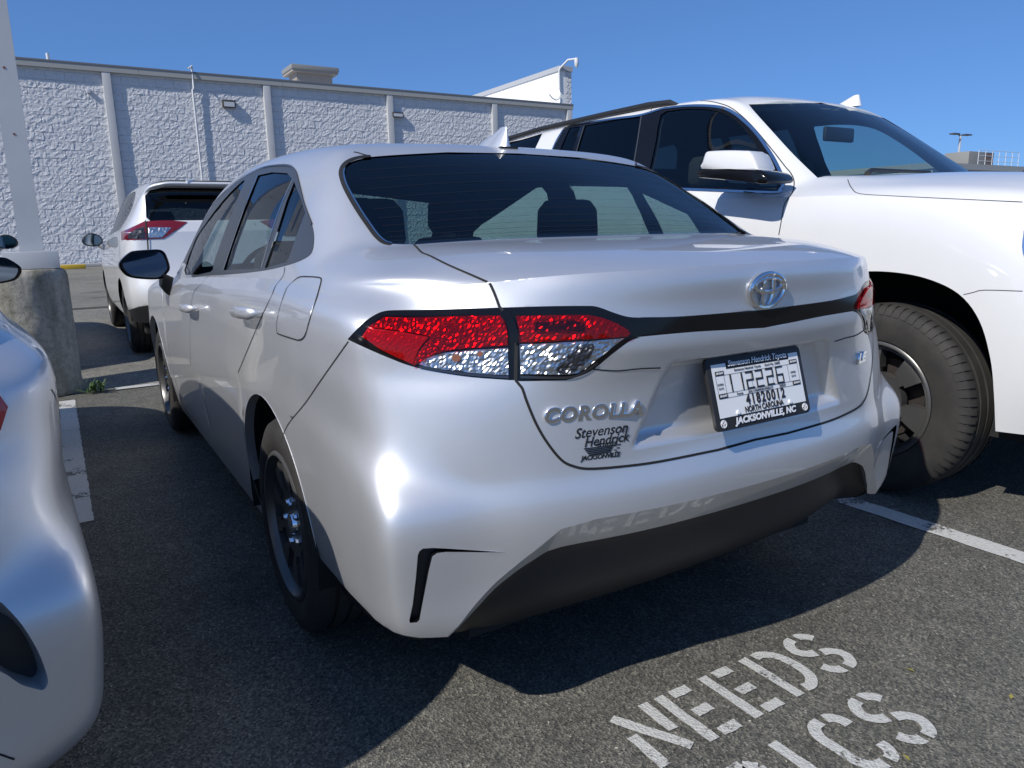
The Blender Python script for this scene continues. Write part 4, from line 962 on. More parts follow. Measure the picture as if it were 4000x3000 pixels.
# ------------------------------------------------------------------ big white SUV, nose towards the camera, on the right
def suv_nets():
    #   z,   y at x=0,.35,.62,.80(corner) ... flank half width
    rows = [(.36, [-.86, -.85, -.80, -.70], (.90, -.56), (.955, -.40), .975), (.50, [-.95, -.94, -.89, -.76], (.925, -.60), (.975, -.42), .993), (.66, [-.99, -.975, -.92, -.78], (.94, -.62), (.99, -.43), 1.005),
            (.82, [-.99, -.975, -.915, -.77], (.945, -.60), (.998, -.42), 1.012), (.97, [-.96, -.945, -.89, -.745], (.94, -.575), (.998, -.40), 1.012), (1.08, [-.93, -.915, -.86, -.72], (.925, -.55), (.99, -.385), 1.006),
            (1.16, [-.91, -.895, -.84, -.70], (.905, -.53), (.968, -.37), .993), (1.205, [-.88, -.865, -.81, -.67], (.88, -.505), (.942, -.35), .972)]
    P = []
    for i, (z, ys, c1, c2, hw) in enumerate(rows):
        r = i/(len(rows)-1); zt = lambda a: z+(a-1.205)*max(0, (r-.35)/.65)**1.5
        row = [(x, y, z) for x, y in zip((0, .35, .62, .82), ys)]+[(c1[0], c1[1], z), (c2[0], c2[1], zt(1.212))]
        bulge = .012*math.exp(-((z-.95)/.25)**2)
        row += [(hw, -.12, zt(1.235)), (hw+.002, .18, zt(1.262)), (hw+.0, .50, zt(1.268)), (hw-.002, .85, zt(1.278)), (hw-.004, 1.3, zt(1.29)), (hw-.004, 2.0, zt(1.30)), (hw-.004, 2.8, zt(1.305)), (hw-.01, 3.5, zt(1.31)), (hw-.03, 3.95, zt(1.31))]
        row += [(.80, 4.13, zt(1.31)), (.42, 4.18, zt(1.31)), (0, 4.19, zt(1.31))]
        P.append(row)
    U = [
     [(0,-.88,1.205),(.16,-.876,1.206),(.32,-.868,1.206),(.46,-.845,1.207),(.60,-.815,1.207),(.70,-.76,1.207),(.78,-.71,1.206),(.83,-.60,1.206),(.88,-.505,1.206)],
     [(0,-.62,1.285),(.16,-.62,1.284),(.32,-.61,1.288),(.46,-.59,1.290),(.60,-.56,1.280),(.72,-.52,1.265),(.80,-.49,1.252),(.875,-.46,1.235),(.93,-.40,1.208)],
     [(0,-.25,1.328),(.16,-.25,1.327),(.32,-.25,1.334),(.46,-.24,1.337),(.60,-.23,1.325),(.74,-.21,1.305),(.83,-.20,1.288),(.905,-.19,1.268),(.968,-.16,1.228)],
     [(0,.10,1.352),(.16,.10,1.351),(.32,.10,1.358),(.46,.10,1.361),(.60,.11,1.352),(.74,.12,1.332),(.83,.13,1.312),(.91,.14,1.290),(.971,.15,1.260)],
     [(0,.36,1.362),(.16,.36,1.361),(.32,.365,1.364),(.48,.38,1.365),(.62,.41,1.366),(.735,.45,1.368),(.82,.47,1.340),(.90,.48,1.305),(.971,.48,1.267)],
     [(0,.42,1.385),(.17,.42,1.385),(.34,.43,1.384),(.49,.45,1.383),(.63,.48,1.384),(.748,.52,1.388),(.815,.55,1.372),(.885,.57,1.315),(.969,.58,1.270)],
     [(0,.70,1.585),(.16,.70,1.584),(.31,.705,1.580),(.45,.715,1.574),(.58,.73,1.566),(.690,.75,1.556),(.752,.79,1.530),(.850,.80,1.395),(.967,.80,1.276)],
     [(0,.98,1.780),(.14,.98,1.779),(.28,.985,1.775),(.41,.99,1.768),(.53,1.0,1.756),(.632,1.01,1.738),(.700,1.05,1.712),(.823,1.05,1.46),(.966,1.04,1.284)],
     [(0,1.13,1.852),(.14,1.13,1.851),(.28,1.13,1.847),(.41,1.13,1.840),(.52,1.13,1.828),(.622,1.14,1.808),(.695,1.16,1.772),(.808,1.2,1.52),(.966,1.2,1.288)],
     [(0,1.35,1.884),(.14,1.35,1.883),(.28,1.35,1.880),(.41,1.35,1.874),(.52,1.35,1.864),(.63,1.36,1.846),(.705,1.38,1.800),(.805,1.4,1.54),(.965,1.4,1.292)],
     [(0,1.9,1.905),(.14,1.9,1.904),(.28,1.9,1.901),(.41,1.9,1.896),(.52,1.9,1.886),(.635,1.9,1.866),(.712,1.9,1.815),(.805,1.9,1.55),(.964,1.9,1.300)],
     [(0,2.7,1.905),(.14,2.7,1.904),(.28,2.7,1.901),(.41,2.7,1.896),(.52,2.7,1.886),(.635,2.7,1.866),(.712,2.7,1.815),(.805,2.7,1.55),(.963,2.7,1.305)],
     [(0,3.5,1.885),(.14,3.5,1.884),(.28,3.5,1.881),(.41,3.5,1.876),(.51,3.5,1.866),(.62,3.5,1.846),(.70,3.5,1.80),(.80,3.5,1.55),(.958,3.5,1.31)],
     [(0,3.95,1.80),(.14,3.95,1.80),(.28,3.94,1.80),(.41,3.94,1.79),(.51,3.93,1.78),(.61,3.92,1.76),(.69,3.9,1.72),(.79,3.9,1.5),(.93,3.9,1.31)],
     [(0,4.19,1.31),(.12,4.19,1.31),(.25,4.19,1.31),(.38,4.185,1.31),(.50,4.175,1.31),(.6,4.16,1.31),(.70,4.145,1.31),(.76,4.135,1.31),(.80,4.13,1.31)]]
    return net_pair(P, U, 4, 15)
SX, SY = 2.551, .735
zs = lambda P: zz(2400, 200, 1.3825, P)
z2 = lambda P: zz(1200, 0, 1.6592, P)
suv = Car('white_suv', suv_nets(), (SX, SY, 0), 'big white SUV parked nose out on the right behind the silver sedan, black roof rails', 'suv', 12, 10)
SL, SU = suv.L, suv.U
arch_s = [(-.475, .36), (-.470, .50), (-.452, .64), (-.405, .78), (-.325, .875), (-.20, .928), (-.05, .948), (.10, .940), (.26, .895), (.37, .815), (.44, .70), (.475, .55), (.485, .36)]
as_uv = suv.side(SL, [tuple(p) for p in densify(arch_s, 5, closed=False)]); as_uv = [(as_uv[0][0], 0)]+as_uv+[(as_uv[-1][0], 0)]
ar_ = suv.side(SL, [(p[0]+2.95, p[1]) for p in densify(arch_s, 3, closed=False)]); ar_ = [(ar_[0][0], 0)]+ar_+[(ar_[-1][0], 0)]
door_gap = zs([(966, 684), (971, 715), (962, 762), (935, 800), (918, 830), (908, 880), (896, 950), (888, 992)])
sdg = suv.tr(SL, D(door_gap[2:])); 
sdg = [(sdg[0][0], SL.nv-1)]+sdg+suv.side(SL, [(.50, .75), (.56, .5), (.58, .38)])
sfl = suv.side(SL, [(1.50, 1.2), (1.48, .9), (1.48, .38)]); sfl[0] = (sfl[0][0], SL.nv-1)
bmp = suv.tr(SL, D(zs([(1885, 1315), (1940, 1302), (2000, 1290), (2212, 1296)])))
bmp = [p for p in bmp]
reg_sb = bmp+[(0, bmp[-1][1]), (0, 0), (bmp[0][0], 0)]
hl = suv.side(SL, densify([(-.505, 1.125), (-.50, 1.09), (-.51, 1.03), (-.54, .99), (-.60, .98), (-.68, .99), (-.70, 1.08), (-.58, 1.14)], 3))
grl = suv.back(SL, [(0, 1.15), (.5, 1.15), (.56, 1.0), (.5, .70), (0, .70)])
cs = cut_net(SL, [('sbump', reg_sb), ('sdoor', sdg+sfl[::-1]), ('grille', grl), ('slamp', hl), ('arch', as_uv), ('arch2', ar_)], nu=[10]*8+[8]*9, nv=12)
sdlo = [(2140, 640), (2158, 585), (2188, 530), (2212, 497), (2285, 482), (2400, 464), (2500, 447), (2581, 427), (2617, 421), (2689, 414), (2762, 414), (2820, 421), (2863, 439), (2906, 472), (2950, 515), (2993, 573), (3029, 631), (3057, 692), (3061, 719), (3047, 742), (3015, 753), (2840, 747), (2668, 740), (2400, 730), (2135, 717)]
sp_f = zs([(170, 738), (190, 640), (225, 480), (250, 345), (320, 320), (400, 312), (500, 315), (590, 337), (660, 382), (735, 462), (795, 560), (845, 660), (885, 735), (860, 748), (840, 744), (500, 738)])
sp_r = [(2270, 712), (2252, 600), (2283, 492), (2400, 470), (2501, 452), (2487, 560), (2462, 720)]
sp_q = [(2180, 700), (2190, 580), (2225, 500), (2268, 494), (2235, 597), (2250, 706)]
sp_rq = [(1960, 562), (2040, 545), (2119, 521), (2092, 578), (2060, 640), (1950, 640)]
ws_l = zs([(725, 287), (760, 330), (850, 430), (950, 540), (1030, 620), (1098, 684)])
wsu = suv.tr(SU, D(ws_l))
reg_sws = [(0, wsu[0][1]+.15)]+wsu+[(0, 4.85)]
tU = lambda P, k=2, sm=False: suv.tr(SU, densify(P, k, smooth=sm))
csu = cut_net(SU, [('dlo', tU(sdlo, 3, True)), ('pf', tU(sp_f, 2, True)), ('pr', tU(sp_r)), ('pq', tU(sp_q)), ('prq', tU(sp_rq)), ('ws', reg_sws)], nu=[8]*8, nv=10)
suv.emit('body', have((SL, mend(cs, 'base'), 0), (SU, mend(csu, 'base'), 0)), M_WHITE)
suv.emit('front_bumper', have((SL, mend(cs, 'sbump'), 0)), M_WHITE)
suv.emit('front_door', have((SL, mend(cs, 'sdoor'), 0)), M_WHITE, split=True)
suv.emit('grille', have((SL, mend(cs, 'grille'), -.01)), M_BLACKP)
suv.emit('headlamp', have((SL, mend(cs, 'slamp'), .002)), M_REFLD, split=True)
suv.line([suv.uvline(SL, hl+hl[:1])], .007, .004, 'headlamp_rim', M_CHROME)
suv.emit('window_frame', have((SU, mend(csu, 'dlo'), .001)), M_GLOSSK, split=True)
suv.emit('front_side_window', have((SU, mend(csu, 'pf'), -.004)), M_GLASS, split=True)
for k, nm in (('pr', 'rear_side_window'), ('pq', 'vent_window'), ('prq', 'quarter_window')): suv.emit(nm, have((SU, mend(csu, k), -.004)), M_GLASSD, split=True)
suv.emit('windscreen', have((SU, mend(csu, 'ws'), -.004)), M_WIND)
suv.emit('cabin_lining', have((SU, mend(csu, 'base'), -.04), (SL, mend(cs, 'base'), -.07), (SL, mend(cs, 'sdoor'), -.07), (SU, mend(csu, 'dlo'), -.03)), M_DARKIN)
suv.line([door_gap], .005, .001); suv.line([zs([(1260, 693), (1268, 715), (1282, 740), (1325, 770), (1500, 782), (1700, 792), (2000, 806), (2205, 815)])], .0034, .0012)
suv.line([zs([(1885, 1315), (1940, 1302), (2000, 1290), (2205, 1296)])], .0026, .001)
suv.line([zs([(0, 335), (100, 312), (210, 291), (400, 271), (480, 268), (560, 280), (640, 312), (740, 400), (850, 530), (920, 620), (950, 655), (966, 684)])], .005, .0012)
suv.line([zs([(208, 292), (195, 330)])], .004, .0012)
suv.line([z2([(1690, 808), (1720, 790), (1900, 745), (2150, 690)])], .003, .001)
suv.line([z2([(1590, 972), (1615, 915), (1645, 865), (1680, 826), (1800, 800), (2000, 769), (2157, 748)])+sdlo[7:21]+[(2668, 740), (2500, 735)]], .016, .004, 'chrome_trim', M_CHROME, nets=[SU])
suv.line([[(2283, 492), (2262, 560), (2240, 640)], [(2507, 450), (2490, 560), (2468, 690)]], .010, .003, 'window_bead', M_TRIM, nets=[SU], both=False)
lines_arch = [p for p in as_uv if p[1] > 0]
for poly in (lines_arch, [p for p in ar_ if p[1] > 0]):
    uv = np.array(poly); n_ = net_normals(SL, uv)*suv.sgn(SL); p_ = SL(uv[:, 0], uv[:, 1]); k = len(uv)
    for sd in (-1, 1):
        V = [tuple(a) for a in p_*np.array([sd, 1, 1])]+[tuple(a) for a in (p_-n_*.035)*np.array([sd, 1, 1])]
        mesh_obj('arch_flange', V, [(i, i+1, k+i+1, k+i) for i in range(k-1)], M_WHITE, suv.root)
        pr = [(q[1], q[2]) for q in p_]; V = [(sd*.96, y, z+.0) for y, z in pr]+[(sd*.55, y, z) for y, z in pr]
        mesh_obj('wheel_housing', V, [(i, i+1, k+i+1, k+i) for i in range(k-1)]+[tuple(range(k, 2*k))], M_UNDER, suv.root)
# mirrors
def smir(P, x): 
    o = []
    for a, b in P:
        d = px_ray(2300+a/3.16, 560+b/3.16); t = (x-CAMV.x)/d.x; p = CAMV+d*t; o.append((p.y-SY, p.z))
    return o
wc = [tuple(p) for p in densify(smir([(1355, 318), (1370, 230), (1400, 130), (1430, 100), (1500, 90), (1700, 82), (1900, 88), (1950, 100), (2000, 170), (2040, 270), (2052, 310), (2030, 335), (1700, 322)], 1.36), 2)]
bk = [tuple(p) for p in densify(smir([(1355, 322), (1700, 326), (2040, 340), (2120, 330), (2200, 400), (2210, 480), (2120, 500), (1900, 475), (1600, 445), (1400, 428), (1356, 410)], 1.38), 2)]
for sd in (-1, 1):
    e = empty('door_mirror', (0, 0, 0 if sd < 0 else -.13)); e.parent = suv.root
    def rg(P, s_, x, dy=0): 
        cy = sum(p[0] for p in P)/len(P); cz = sum(p[1] for p in P)/len(P); return [(sd*x, cy+(y-cy)*s_+dy, cz+(z-cz)*s_) for y, z in P]
    loft([rg(wc, .93, 1.179), rg(wc, .985, 1.174), rg(wc, 1, 1.163), rg(wc, 1, 1.06, .015), rg(wc, .8, 1.0, .02)]).build('mirror_cap', M_WHITE, e, smooth=True, angle=50)
    loft([rg(bk, .85, 1.185), rg(bk, .98, 1.175), rg(bk, 1, 1.16), rg(bk, 1, 1.05, .015), rg(bk, .8, .93, .02)]).build('mirror_base', M_GLOSSK, e, smooth=True, angle=50)
for sd in (-1, 1):
    for yc in (0, 2.95): wheel(suv.root, (sd*.862, yc, .405), .405, .265, .245, sd, 'wheel', 6, M_RIM, 6, True, 72)
m = MB(); m.box((-.80, -.75, .30), (.80, 4.1, .42)); m.build('underbody', M_UNDER, suv.root)
for sd in (-1, 1):
    for (yy, w1) in ((1.25, 0), (1.6, .01), (2.6, .01)): pass
    rail = [(-sd*-.665*1., y, z) for y, z in ((1.55, 1.845), (1.62, 1.868), (1.80, 1.880), (2.2, 1.884), (3.0, 1.884), (3.5, 1.864), (3.75, 1.83), (3.85, 1.79))]
    m = MB(); m.tube(rail, [.010, .019, .020, .019, .019, .020, .018, .010], 10); m.build('roof_rail', M_BLACKP, suv.root, smooth=True)
rings = []
for t in (0, .3, .6, .85, 1):
    y0_, y1_ = 1.11+.02*t, 1.34-.17*t; w_ = .034*(1-t)+.010
    rings.append([(.44+w_*math.cos(a), (y0_+y1_)/2+(y1_-y0_)/2*math.sin(a), 1.850+.066*t) for a in np.linspace(0, 2*math.pi, 21)[:-1]])
loft(rings).build('roof_antenna', M_WHITE, suv.root, smooth=True, angle=50)
for x in (-.42, .42): seat(x, 1.62, .52, 1.36, parent=suv.root)
m = MB(); m.box((-.75, .72, 1.0), (.75, 1.0, 1.33)); m.build('dashboard', M_SEAT, suv.root, bevel=.04)
m = MB(); m.box((-.13, .93, 1.60), (.13, .955, 1.68)); m.build('rear_view_mirror', M_BLACKP, suv.root, bevel=.012)
for x0_, x1_ in ((-.55, .05), (.10, .62)):
    m = MB(); m.tube([(x0_, .385, 1.372), (x0_+.05, .40, 1.392), (x1_, .425, 1.398)], [.016, .011, .006], 8); m.build('wiper', M_BLACKP, suv.root, smooth=True)
# ------------------------------------------------------------------ pale crossovers in the row beyond
def crossover_nets():
    P = []
    rows = [(.36, [.10, .11, .14, .18], (.82, .30), (.87, .50), .885), (.50, [.02, .03, .06, .10], (.85, .22), (.90, .42), .915), (.64, [-.01, 0, .03, .07], (.862, .18), (.908, .40), .922), (.78, [.03, .04, .07, .105], (.862, .20), (.906, .42), .920),
            (.92, [.07, .08, .105, .135], (.858, .215), (.903, .44), .916), (1.04, [.10, .108, .125, .15], (.85, .22), (.898, .46), .910), (1.13, [.118, .124, .138, .158], (.842, .225), (.890, .47), .902), (1.20, [.13, .135, .145, .165], (.835, .23), (.882, .49), .890)]
    for z, ys, c1, c2, hw in rows:
        r = (z-.36)/.84; zt = lambda a: .36+(a-.36)*r
        row = [(x, y, z) for x, y in zip((0, .35, .6, .74), ys)]+[(c1[0], c1[1], z), (c2[0], c2[1], zt(1.195))]
        row += [(hw, .95, zt(1.18)), (hw, 1.6, zt(1.16)), (hw, 2.3, zt(1.13)), (hw, 3.0, zt(1.10)), (hw, 3.6, zt(1.06)), (hw-.02, 4.1, zt(1.0))]
        row += [(.78, 4.5, zt(.93)), (.4, 4.64, zt(.90)), (0, 4.67, zt(.90))]; P.append(row)
    K = [0, .15, .3, .43]
    def u(c, rest): return [(k, c[0], c[1]) for k in K]+rest
    U = [u((.13, 1.20), [(.52, .137, 1.20), (.62, .147, 1.20), (.70, .165, 1.20), (.78, .195, 1.20), (.835, .23, 1.20)]),
         u((.19, 1.30), [(.54, .195, 1.30), (.65, .21, 1.295), (.73, .24, 1.285), (.81, .31, 1.25), (.875, .37, 1.20)]),
         u((.30, 1.46), [(.53, .31, 1.455), (.64, .33, 1.445), (.715, .385, 1.42), (.79, .47, 1.32), (.885, .56, 1.19)]),
         u((.38, 1.58), [(.52, .39, 1.575), (.62, .41, 1.56), (.69, .47, 1.51), (.775, .62, 1.35), (.889, .76, 1.187)]),
         u((.29, 1.635), [(.50, .30, 1.63), (.585, .34, 1.615), (.655, .43, 1.575), (.765, .80, 1.37), (.89, .95, 1.18)]),
         u((.34, 1.675), [(.50, .36, 1.668), (.58, .42, 1.65), (.65, .55, 1.59), (.76, 1.0, 1.37), (.89, 1.1, 1.175)]),
         u((.80, 1.71), [(.50, .82, 1.70), (.585, .86, 1.675), (.66, .95, 1.60), (.77, 1.35, 1.36), (.89, 1.4, 1.166)]),
         u((1.7, 1.715), [(.50, 1.7, 1.705), (.59, 1.7, 1.68), (.675, 1.7, 1.60), (.785, 1.8, 1.35), (.89, 1.9, 1.148)]),
         u((2.5, 1.69), [(.50, 2.5, 1.68), (.59, 2.5, 1.655), (.68, 2.5, 1.56), (.79, 2.5, 1.31), (.89, 2.5, 1.122)]),
         u((2.85, 1.62), [(.52, 2.88, 1.60), (.61, 2.92, 1.56), (.70, 2.95, 1.45), (.80, 2.95, 1.25), (.89, 2.95, 1.10)]),
         u((3.55, 1.15), [(.60, 3.5, 1.12), (.70, 3.48, 1.11), (.77, 3.47, 1.10), (.83, 3.46, 1.09), (.888, 3.45, 1.07)]),
         u((4.1, 1.06), [(.55, 4.08, 1.05), (.66, 4.06, 1.04), (.74, 4.04, 1.03), (.81, 4.02, 1.02), (.875, 4.0, 1.01)]),
         [(0, 4.67, .90), (.12, 4.67, .90), (.22, 4.66, .90), (.33, 4.65, .90), (.43, 4.63, .90), (.53, 4.60, .905), (.63, 4.56, .91), (.71, 4.53, .92), (.78, 4.50, .93)]]
    return net_pair(P, U, 4, 12)
z1 = lambda P: zz(0, 0, 1.6592, P)
z4 = lambda P: zz(0, 900, 2.0733, P)
cro = Car('white_crossover', crossover_nets(), (.115, 6.45, 0), 'white crossover with red and clear tail lamp, parked by the wall behind the sedan mirror', 'car', 8, 8, 'crossovers parked in the row beyond')
CL, CU = cro.L, cro.U
ca = lambda yc: (lambda a: [(a[0][0], 0)]+a+[(a[-1][0], 0)])(cro.side(CL, arch(yc, .40, .36, 24)))
clad = cro.side(CL, [(.6, .50), (.62, .48)]); vcl = clad[0][1]
bl_ = cro.tr(CL, D(z4([(1028, 650), (1080, 632), (1140, 615), (1250, 600)]), 2)); 
clampu = [(-0.0, vcl)]
reg_cb = [(0, 0), (0, bl_[-1][1] if bl_ else vcl)]+(bl_[::-1] if bl_ else [])+[((bl_[0][0] if bl_ else 4.6)+.02, 0)]
lampc = z1([(790, 1557), (786, 1505), (830, 1488), (880, 1465), (935, 1437), (1020, 1432), (1110, 1430), (1215, 1440), (1150, 1490), (1060, 1546), (960, 1551), (870, 1556)])
lcl = cro.tr(CL, densify(lampc, 2, smooth=False)); lcu = cro.tr(CU, densify(lampc, 2, smooth=False))
rgl = z1([(985, 1220), (1100, 1198), (1300, 1190), (1520, 1185)]); rgl2 = z1([(968, 1418), (940, 1420)])
rwu = [(0, 3.5), (4.2, 3.5), (5.0, 3.4), (5.35, 2.9), (5.3, 1.3), (5.0, 1.02), (0, 1.0)]
sdl = [(1.2, 1.62), (1.0, 1.56), (.92, 1.45), (.98, 1.30), (1.05, 1.24), (1.8, 1.21), (2.6, 1.18), (3.1, 1.16), (3.05, 1.22), (2.7, 1.46), (2.4, 1.58), (1.9, 1.62)]
sdu = cro.side(CU, [tuple(p) for p in densify(sdl, 3)])
ccl = cut_net(CL, [('clad', reg_cb), ('arch', ca(.90)), ('arch2', ca(3.62))], nu=8, nv=8)
ccu = cut_net(CU, [('rw', rwu), ('side', sdu), ('ws', [(0, 9.1), (4.4, 9.1), (5, 10-.15), (0, 9.95)])], nu=8, nv=8)
cro.emit('body', have((CL, mend(ccl, 'base'), 0), (CU, mend(ccu, 'base'), 0)), M_PEARL)
cro.emit('bumper_cladding', have((CL, mend(ccl, 'clad'), .002)), M_BLACKP)
cro.emit('rear_window', have((CU, mend(ccu, 'rw'), -.002)), M_GLASSD); cro.emit('side_windows', have((CU, mend(ccu, 'side'), -.002)), M_GLASSD, split=True); cro.emit('windscreen', have((CU, mend(ccu, 'ws'), -.002)), M_WIND)
cro.emit('cabin_lining', have((CU, mend(ccu, 'base'), -.05), (CL, mend(ccl, 'base'), -.09)), M_DARKIN)
cl1, cl2 = cro.patch('tail_lamp', densify(lampc, 2, smooth=False), mat('deep_red_lens', (.16, .006, .010), .15, coat=1), .006, both=True, step=12)
for pts, mt in ((z1([(830, 1548), (842, 1515), (890, 1488), (935, 1470), (940, 1545)]), M_REFLD), (z1([(962, 1542), (962, 1478), (1040, 1475), (1110, 1478), (1050, 1538)]), M_REFL)):
    for o_, pr_ in zip(cro.patch('clear_lens', densify(pts, 2, smooth=False), mt, .009, both=True, step=7, jit=.005, parent=cl1), (cl1, cl2)): o_.parent = pr_
for pts in (z1([(945, 1432), (950, 1500), (957, 1560), (962, 1640), (966, 1700)]),): cro.line([pts], .012, .012)
cro.line([z1([(1240, 1165), (1520, 1170)])], .05, .004, 'high_stop_lamp', M_REDSOL, both=False, nets=[CU])
m = MB(); m.tube([(-.30, .40, 1.675), (-.27, .28, 1.655), (-.22, .33, 1.685)], [.01, .02, .01], 6); m.build('rear_wiper', M_PEARL, cro.root, smooth=True)
for sd in (-1, 1):
    for yc in (.90, 3.62): wheel(cro.root, (sd*.785, yc, .355), .355, .235, .235, sd, 'wheel', 5, M_RIM, 5, False)
    e = empty('door_mirror', (0, 0, 0)); e.parent = cro.root
    rgm = lambda s_, y: [(sd*(1.02+.115*s_*math.cos(a)*(1-.15*math.sin(a))), y, 1.14+.082*s_*math.sin(a)) for a in np.linspace(0, 2*math.pi, 21)[:-1]]
    loft([rgm(.85, 3.05), rgm(1, 3.06), rgm(1, 3.10), rgm(.75, 3.18), rgm(.3, 3.21)]).build('mirror_housing', M_BLACKP, e, smooth=True, angle=50)
    m = MB(); q = rgm(.84, 3.045); m.v = q; m.f = [tuple(range(len(q)))]; m.build('mirror_glass', MATS['mirror_glass'], e)
    m = MB(); m.tube([(sd*.95, 3.10, 1.08), (sd*.88, 3.12, 1.03)], [.035, .03], 8); m.build('mirror_arm', M_PEARL, e, smooth=True)
    for yc in (.90, 3.62):
        pr = arch(yc, .41, .36, 20); V = [(sd*.89, y, z) for y, z in pr]+[(sd*.62, y, z) for y, z in pr]; n = len(pr)
        mesh_obj('wheel_housing', V, [(i, i+1, n+i+1, n+i) for i in range(n-1)]+[tuple(range(n, 2*n))], M_UNDER, cro.root)
m = MB(); m.box((-.78, .35, .24), (.78, 4.3, .36)); m.build('underbody', M_UNDER, cro.root)
for x in (-.42, .42): seat(x, 1.35, .5, 1.22, parent=cro.root)
def copy_tree(o, parent=None):
    c = o.copy(); COL.objects.link(c); c.parent = parent
    for ch in list(o.children): copy_tree(ch, c)
    return c
c2 = copy_tree(cro.root); c2.location = (-2.80, 6.15, 0); c2['label'] = 'second pale crossover beyond the lamp post, only its black door mirror in view'

# ------------------------------------------------------------------ neighbouring car, only its right rear corner in view
NBR = R(5.5)
nb = Car('silver_saloon', sedan_nets('plain'), (-2.203, -.02, 0), 'silver car cut off by the left edge, its rear corner close to the camera', 'car', NU_S, 10)
NL, NUp = nb.L, nb.U
nb.root.rotation_euler = (0, 0, NBR); nb.root.scale = (1, 1, .955); RI = Matrix.Rotation(-NBR, 3, 'Z')
def tr_r(net, P, smooth=True, k=3):
    o = RI @ (CAMV-nb.loc); out = []
    for (x, y) in densify(P, k, smooth=smooth):
        d = RI @ px_ray(x, y); h = net.hit(o, d)
        if h: out.append(h[0])
    return out
s_ = 4000/2212
nvent = tr_r(NL, [(a*s_-16, b*s_) for a, b in ((-40, 1250), (0, 1262), (20, 1280), (52, 1318), (85, 1375), (104, 1425), (108, 1450), (98, 1466), (78, 1462), (50, 1452), (20, 1430), (-40, 1380))])
nlamp = nb.back(NL, [(.45, .98), (.45, .84), (.60, .825), (.71, .845), (.775, .89), (.79, .925), (.775, .96), (.70, .985)])
nb_a = lambda yc: (lambda a: [(a[0][0], 0)]+a+[(a[-1][0], 0)])(nb.side(NL, arch(yc, .362, .335)))
nlow = [h for t in np.linspace(0, 1, 30) for h in nb.back(NL, [(t*.845, .275)])]
ncl = cut_net(NL, [('lamp', nlamp), ('vent', nvent if len(nvent) > 5 else [(0, 0), (0, .1), (.1, 0)]), ('low', nlow+[(nlow[-1][0], 0), (0, 0)]), ('arch', nb_a(RA)), ('arch2', nb_a(FA))], nu=NU_S, nv=10)
nside = nb.side(NUp, [tuple(p) for p in densify([(1.05, 1.10), (1.08, 1.2), (1.3, 1.31), (1.7, 1.36), (2.2, 1.34), (2.6, 1.25), (2.95, 1.06), (3.0, .99), (2.0, 1.02), (1.3, 1.06)], 3)])
ncu = cut_net(NUp, [('rw', reg_rw), ('side', nside), ('ws', reg_ws)], nu=8, nv=8)
nb.emit('body', have((NL, mend(ncl, 'base'), 0), (NUp, mend(ncu, 'base'), 0)), M_SILVER)
nb.emit('tail_lamp', have((NL, mend(ncl, 'lamp'), .002)), M_REDSOL, split=True)
nb.emit('lower_valance', have((NL, mend(ncl, 'low'), -.05)), M_BLACKP)
nb.emit('bumper_duct', have((NL, mend(ncl, 'vent'), -.045)), M_BLACKP, split=True)
nb.emit('rear_window', have((NUp, mend(ncu, 'rw'), -.002)), M_GLASSR); nb.emit('side_windows', have((NUp, mend(ncu, 'side'), -.002)), M_GLASSD, split=True); nb.emit('windscreen', have((NUp, mend(ncu, 'ws'), -.002)), M_WIND)
nb.emit('cabin_lining', have((NUp, mend(ncu, 'base'), -.03), (NL, mend(ncl, 'base'), -.05)), M_DARKIN)
nb.line([nb.uvline(NL, uv_seam), nb.uvline(NL, uv_lidgap_b), nb.uvline(NL, uv_split), nb.uvline(NL, lipc)], .003, .001)
if len(nvent) > 5:
    uv = np.array(nvent); n_ = net_normals(NL, uv)*nb.sgn(NL); p_ = NL(uv[:, 0], uv[:, 1]); k = len(uv)
    for sd in (-1, 1): mesh_obj('duct_wall', [tuple(a) for a in p_*np.array([sd, 1, 1])]+[tuple(a) for a in (p_-n_*.05)*np.array([sd, 1, 1])], [(i, (i+1) % k, k+(i+1) % k, k+i) for i in range(k)], M_SILVER, nb.root)
for sd in (-1, 1):
    for yc in (.995, 3.695): wheel(nb.root, (sd*.775, yc, .316), .316, .205, .213, sd, 'wheel', 10, M_RIM, 5, False, disc=.5)
    for yc in (RA, FA):
        pr = [(yc-.375*math.cos(a), .335+.375*math.sin(a)) for a in np.linspace(-.25, math.pi+.25, 24)]; n = len(pr)
        mesh_obj('wheel_housing', [(sd*.872, y, z) for y, z in pr]+[(sd*.60, y, z) for y, z in pr], [(i, i+1, n+i+1, n+i) for i in range(n-1)]+[tuple(range(n, 2*n))], M_UNDER, nb.root)
m = MB(); m.box((-.62, .33, .20), (.62, 4.4, .26)); m.box((-.80, 1.45, .20), (.80, 3.25, .26)); m.build('underbody', M_UNDER, nb.root)
for ch in list(sed.root.children):
    if ch.name.startswith('door_mirror'):
        c = copy_tree(ch, nb.root); c.location = (-.04, .48, .03)
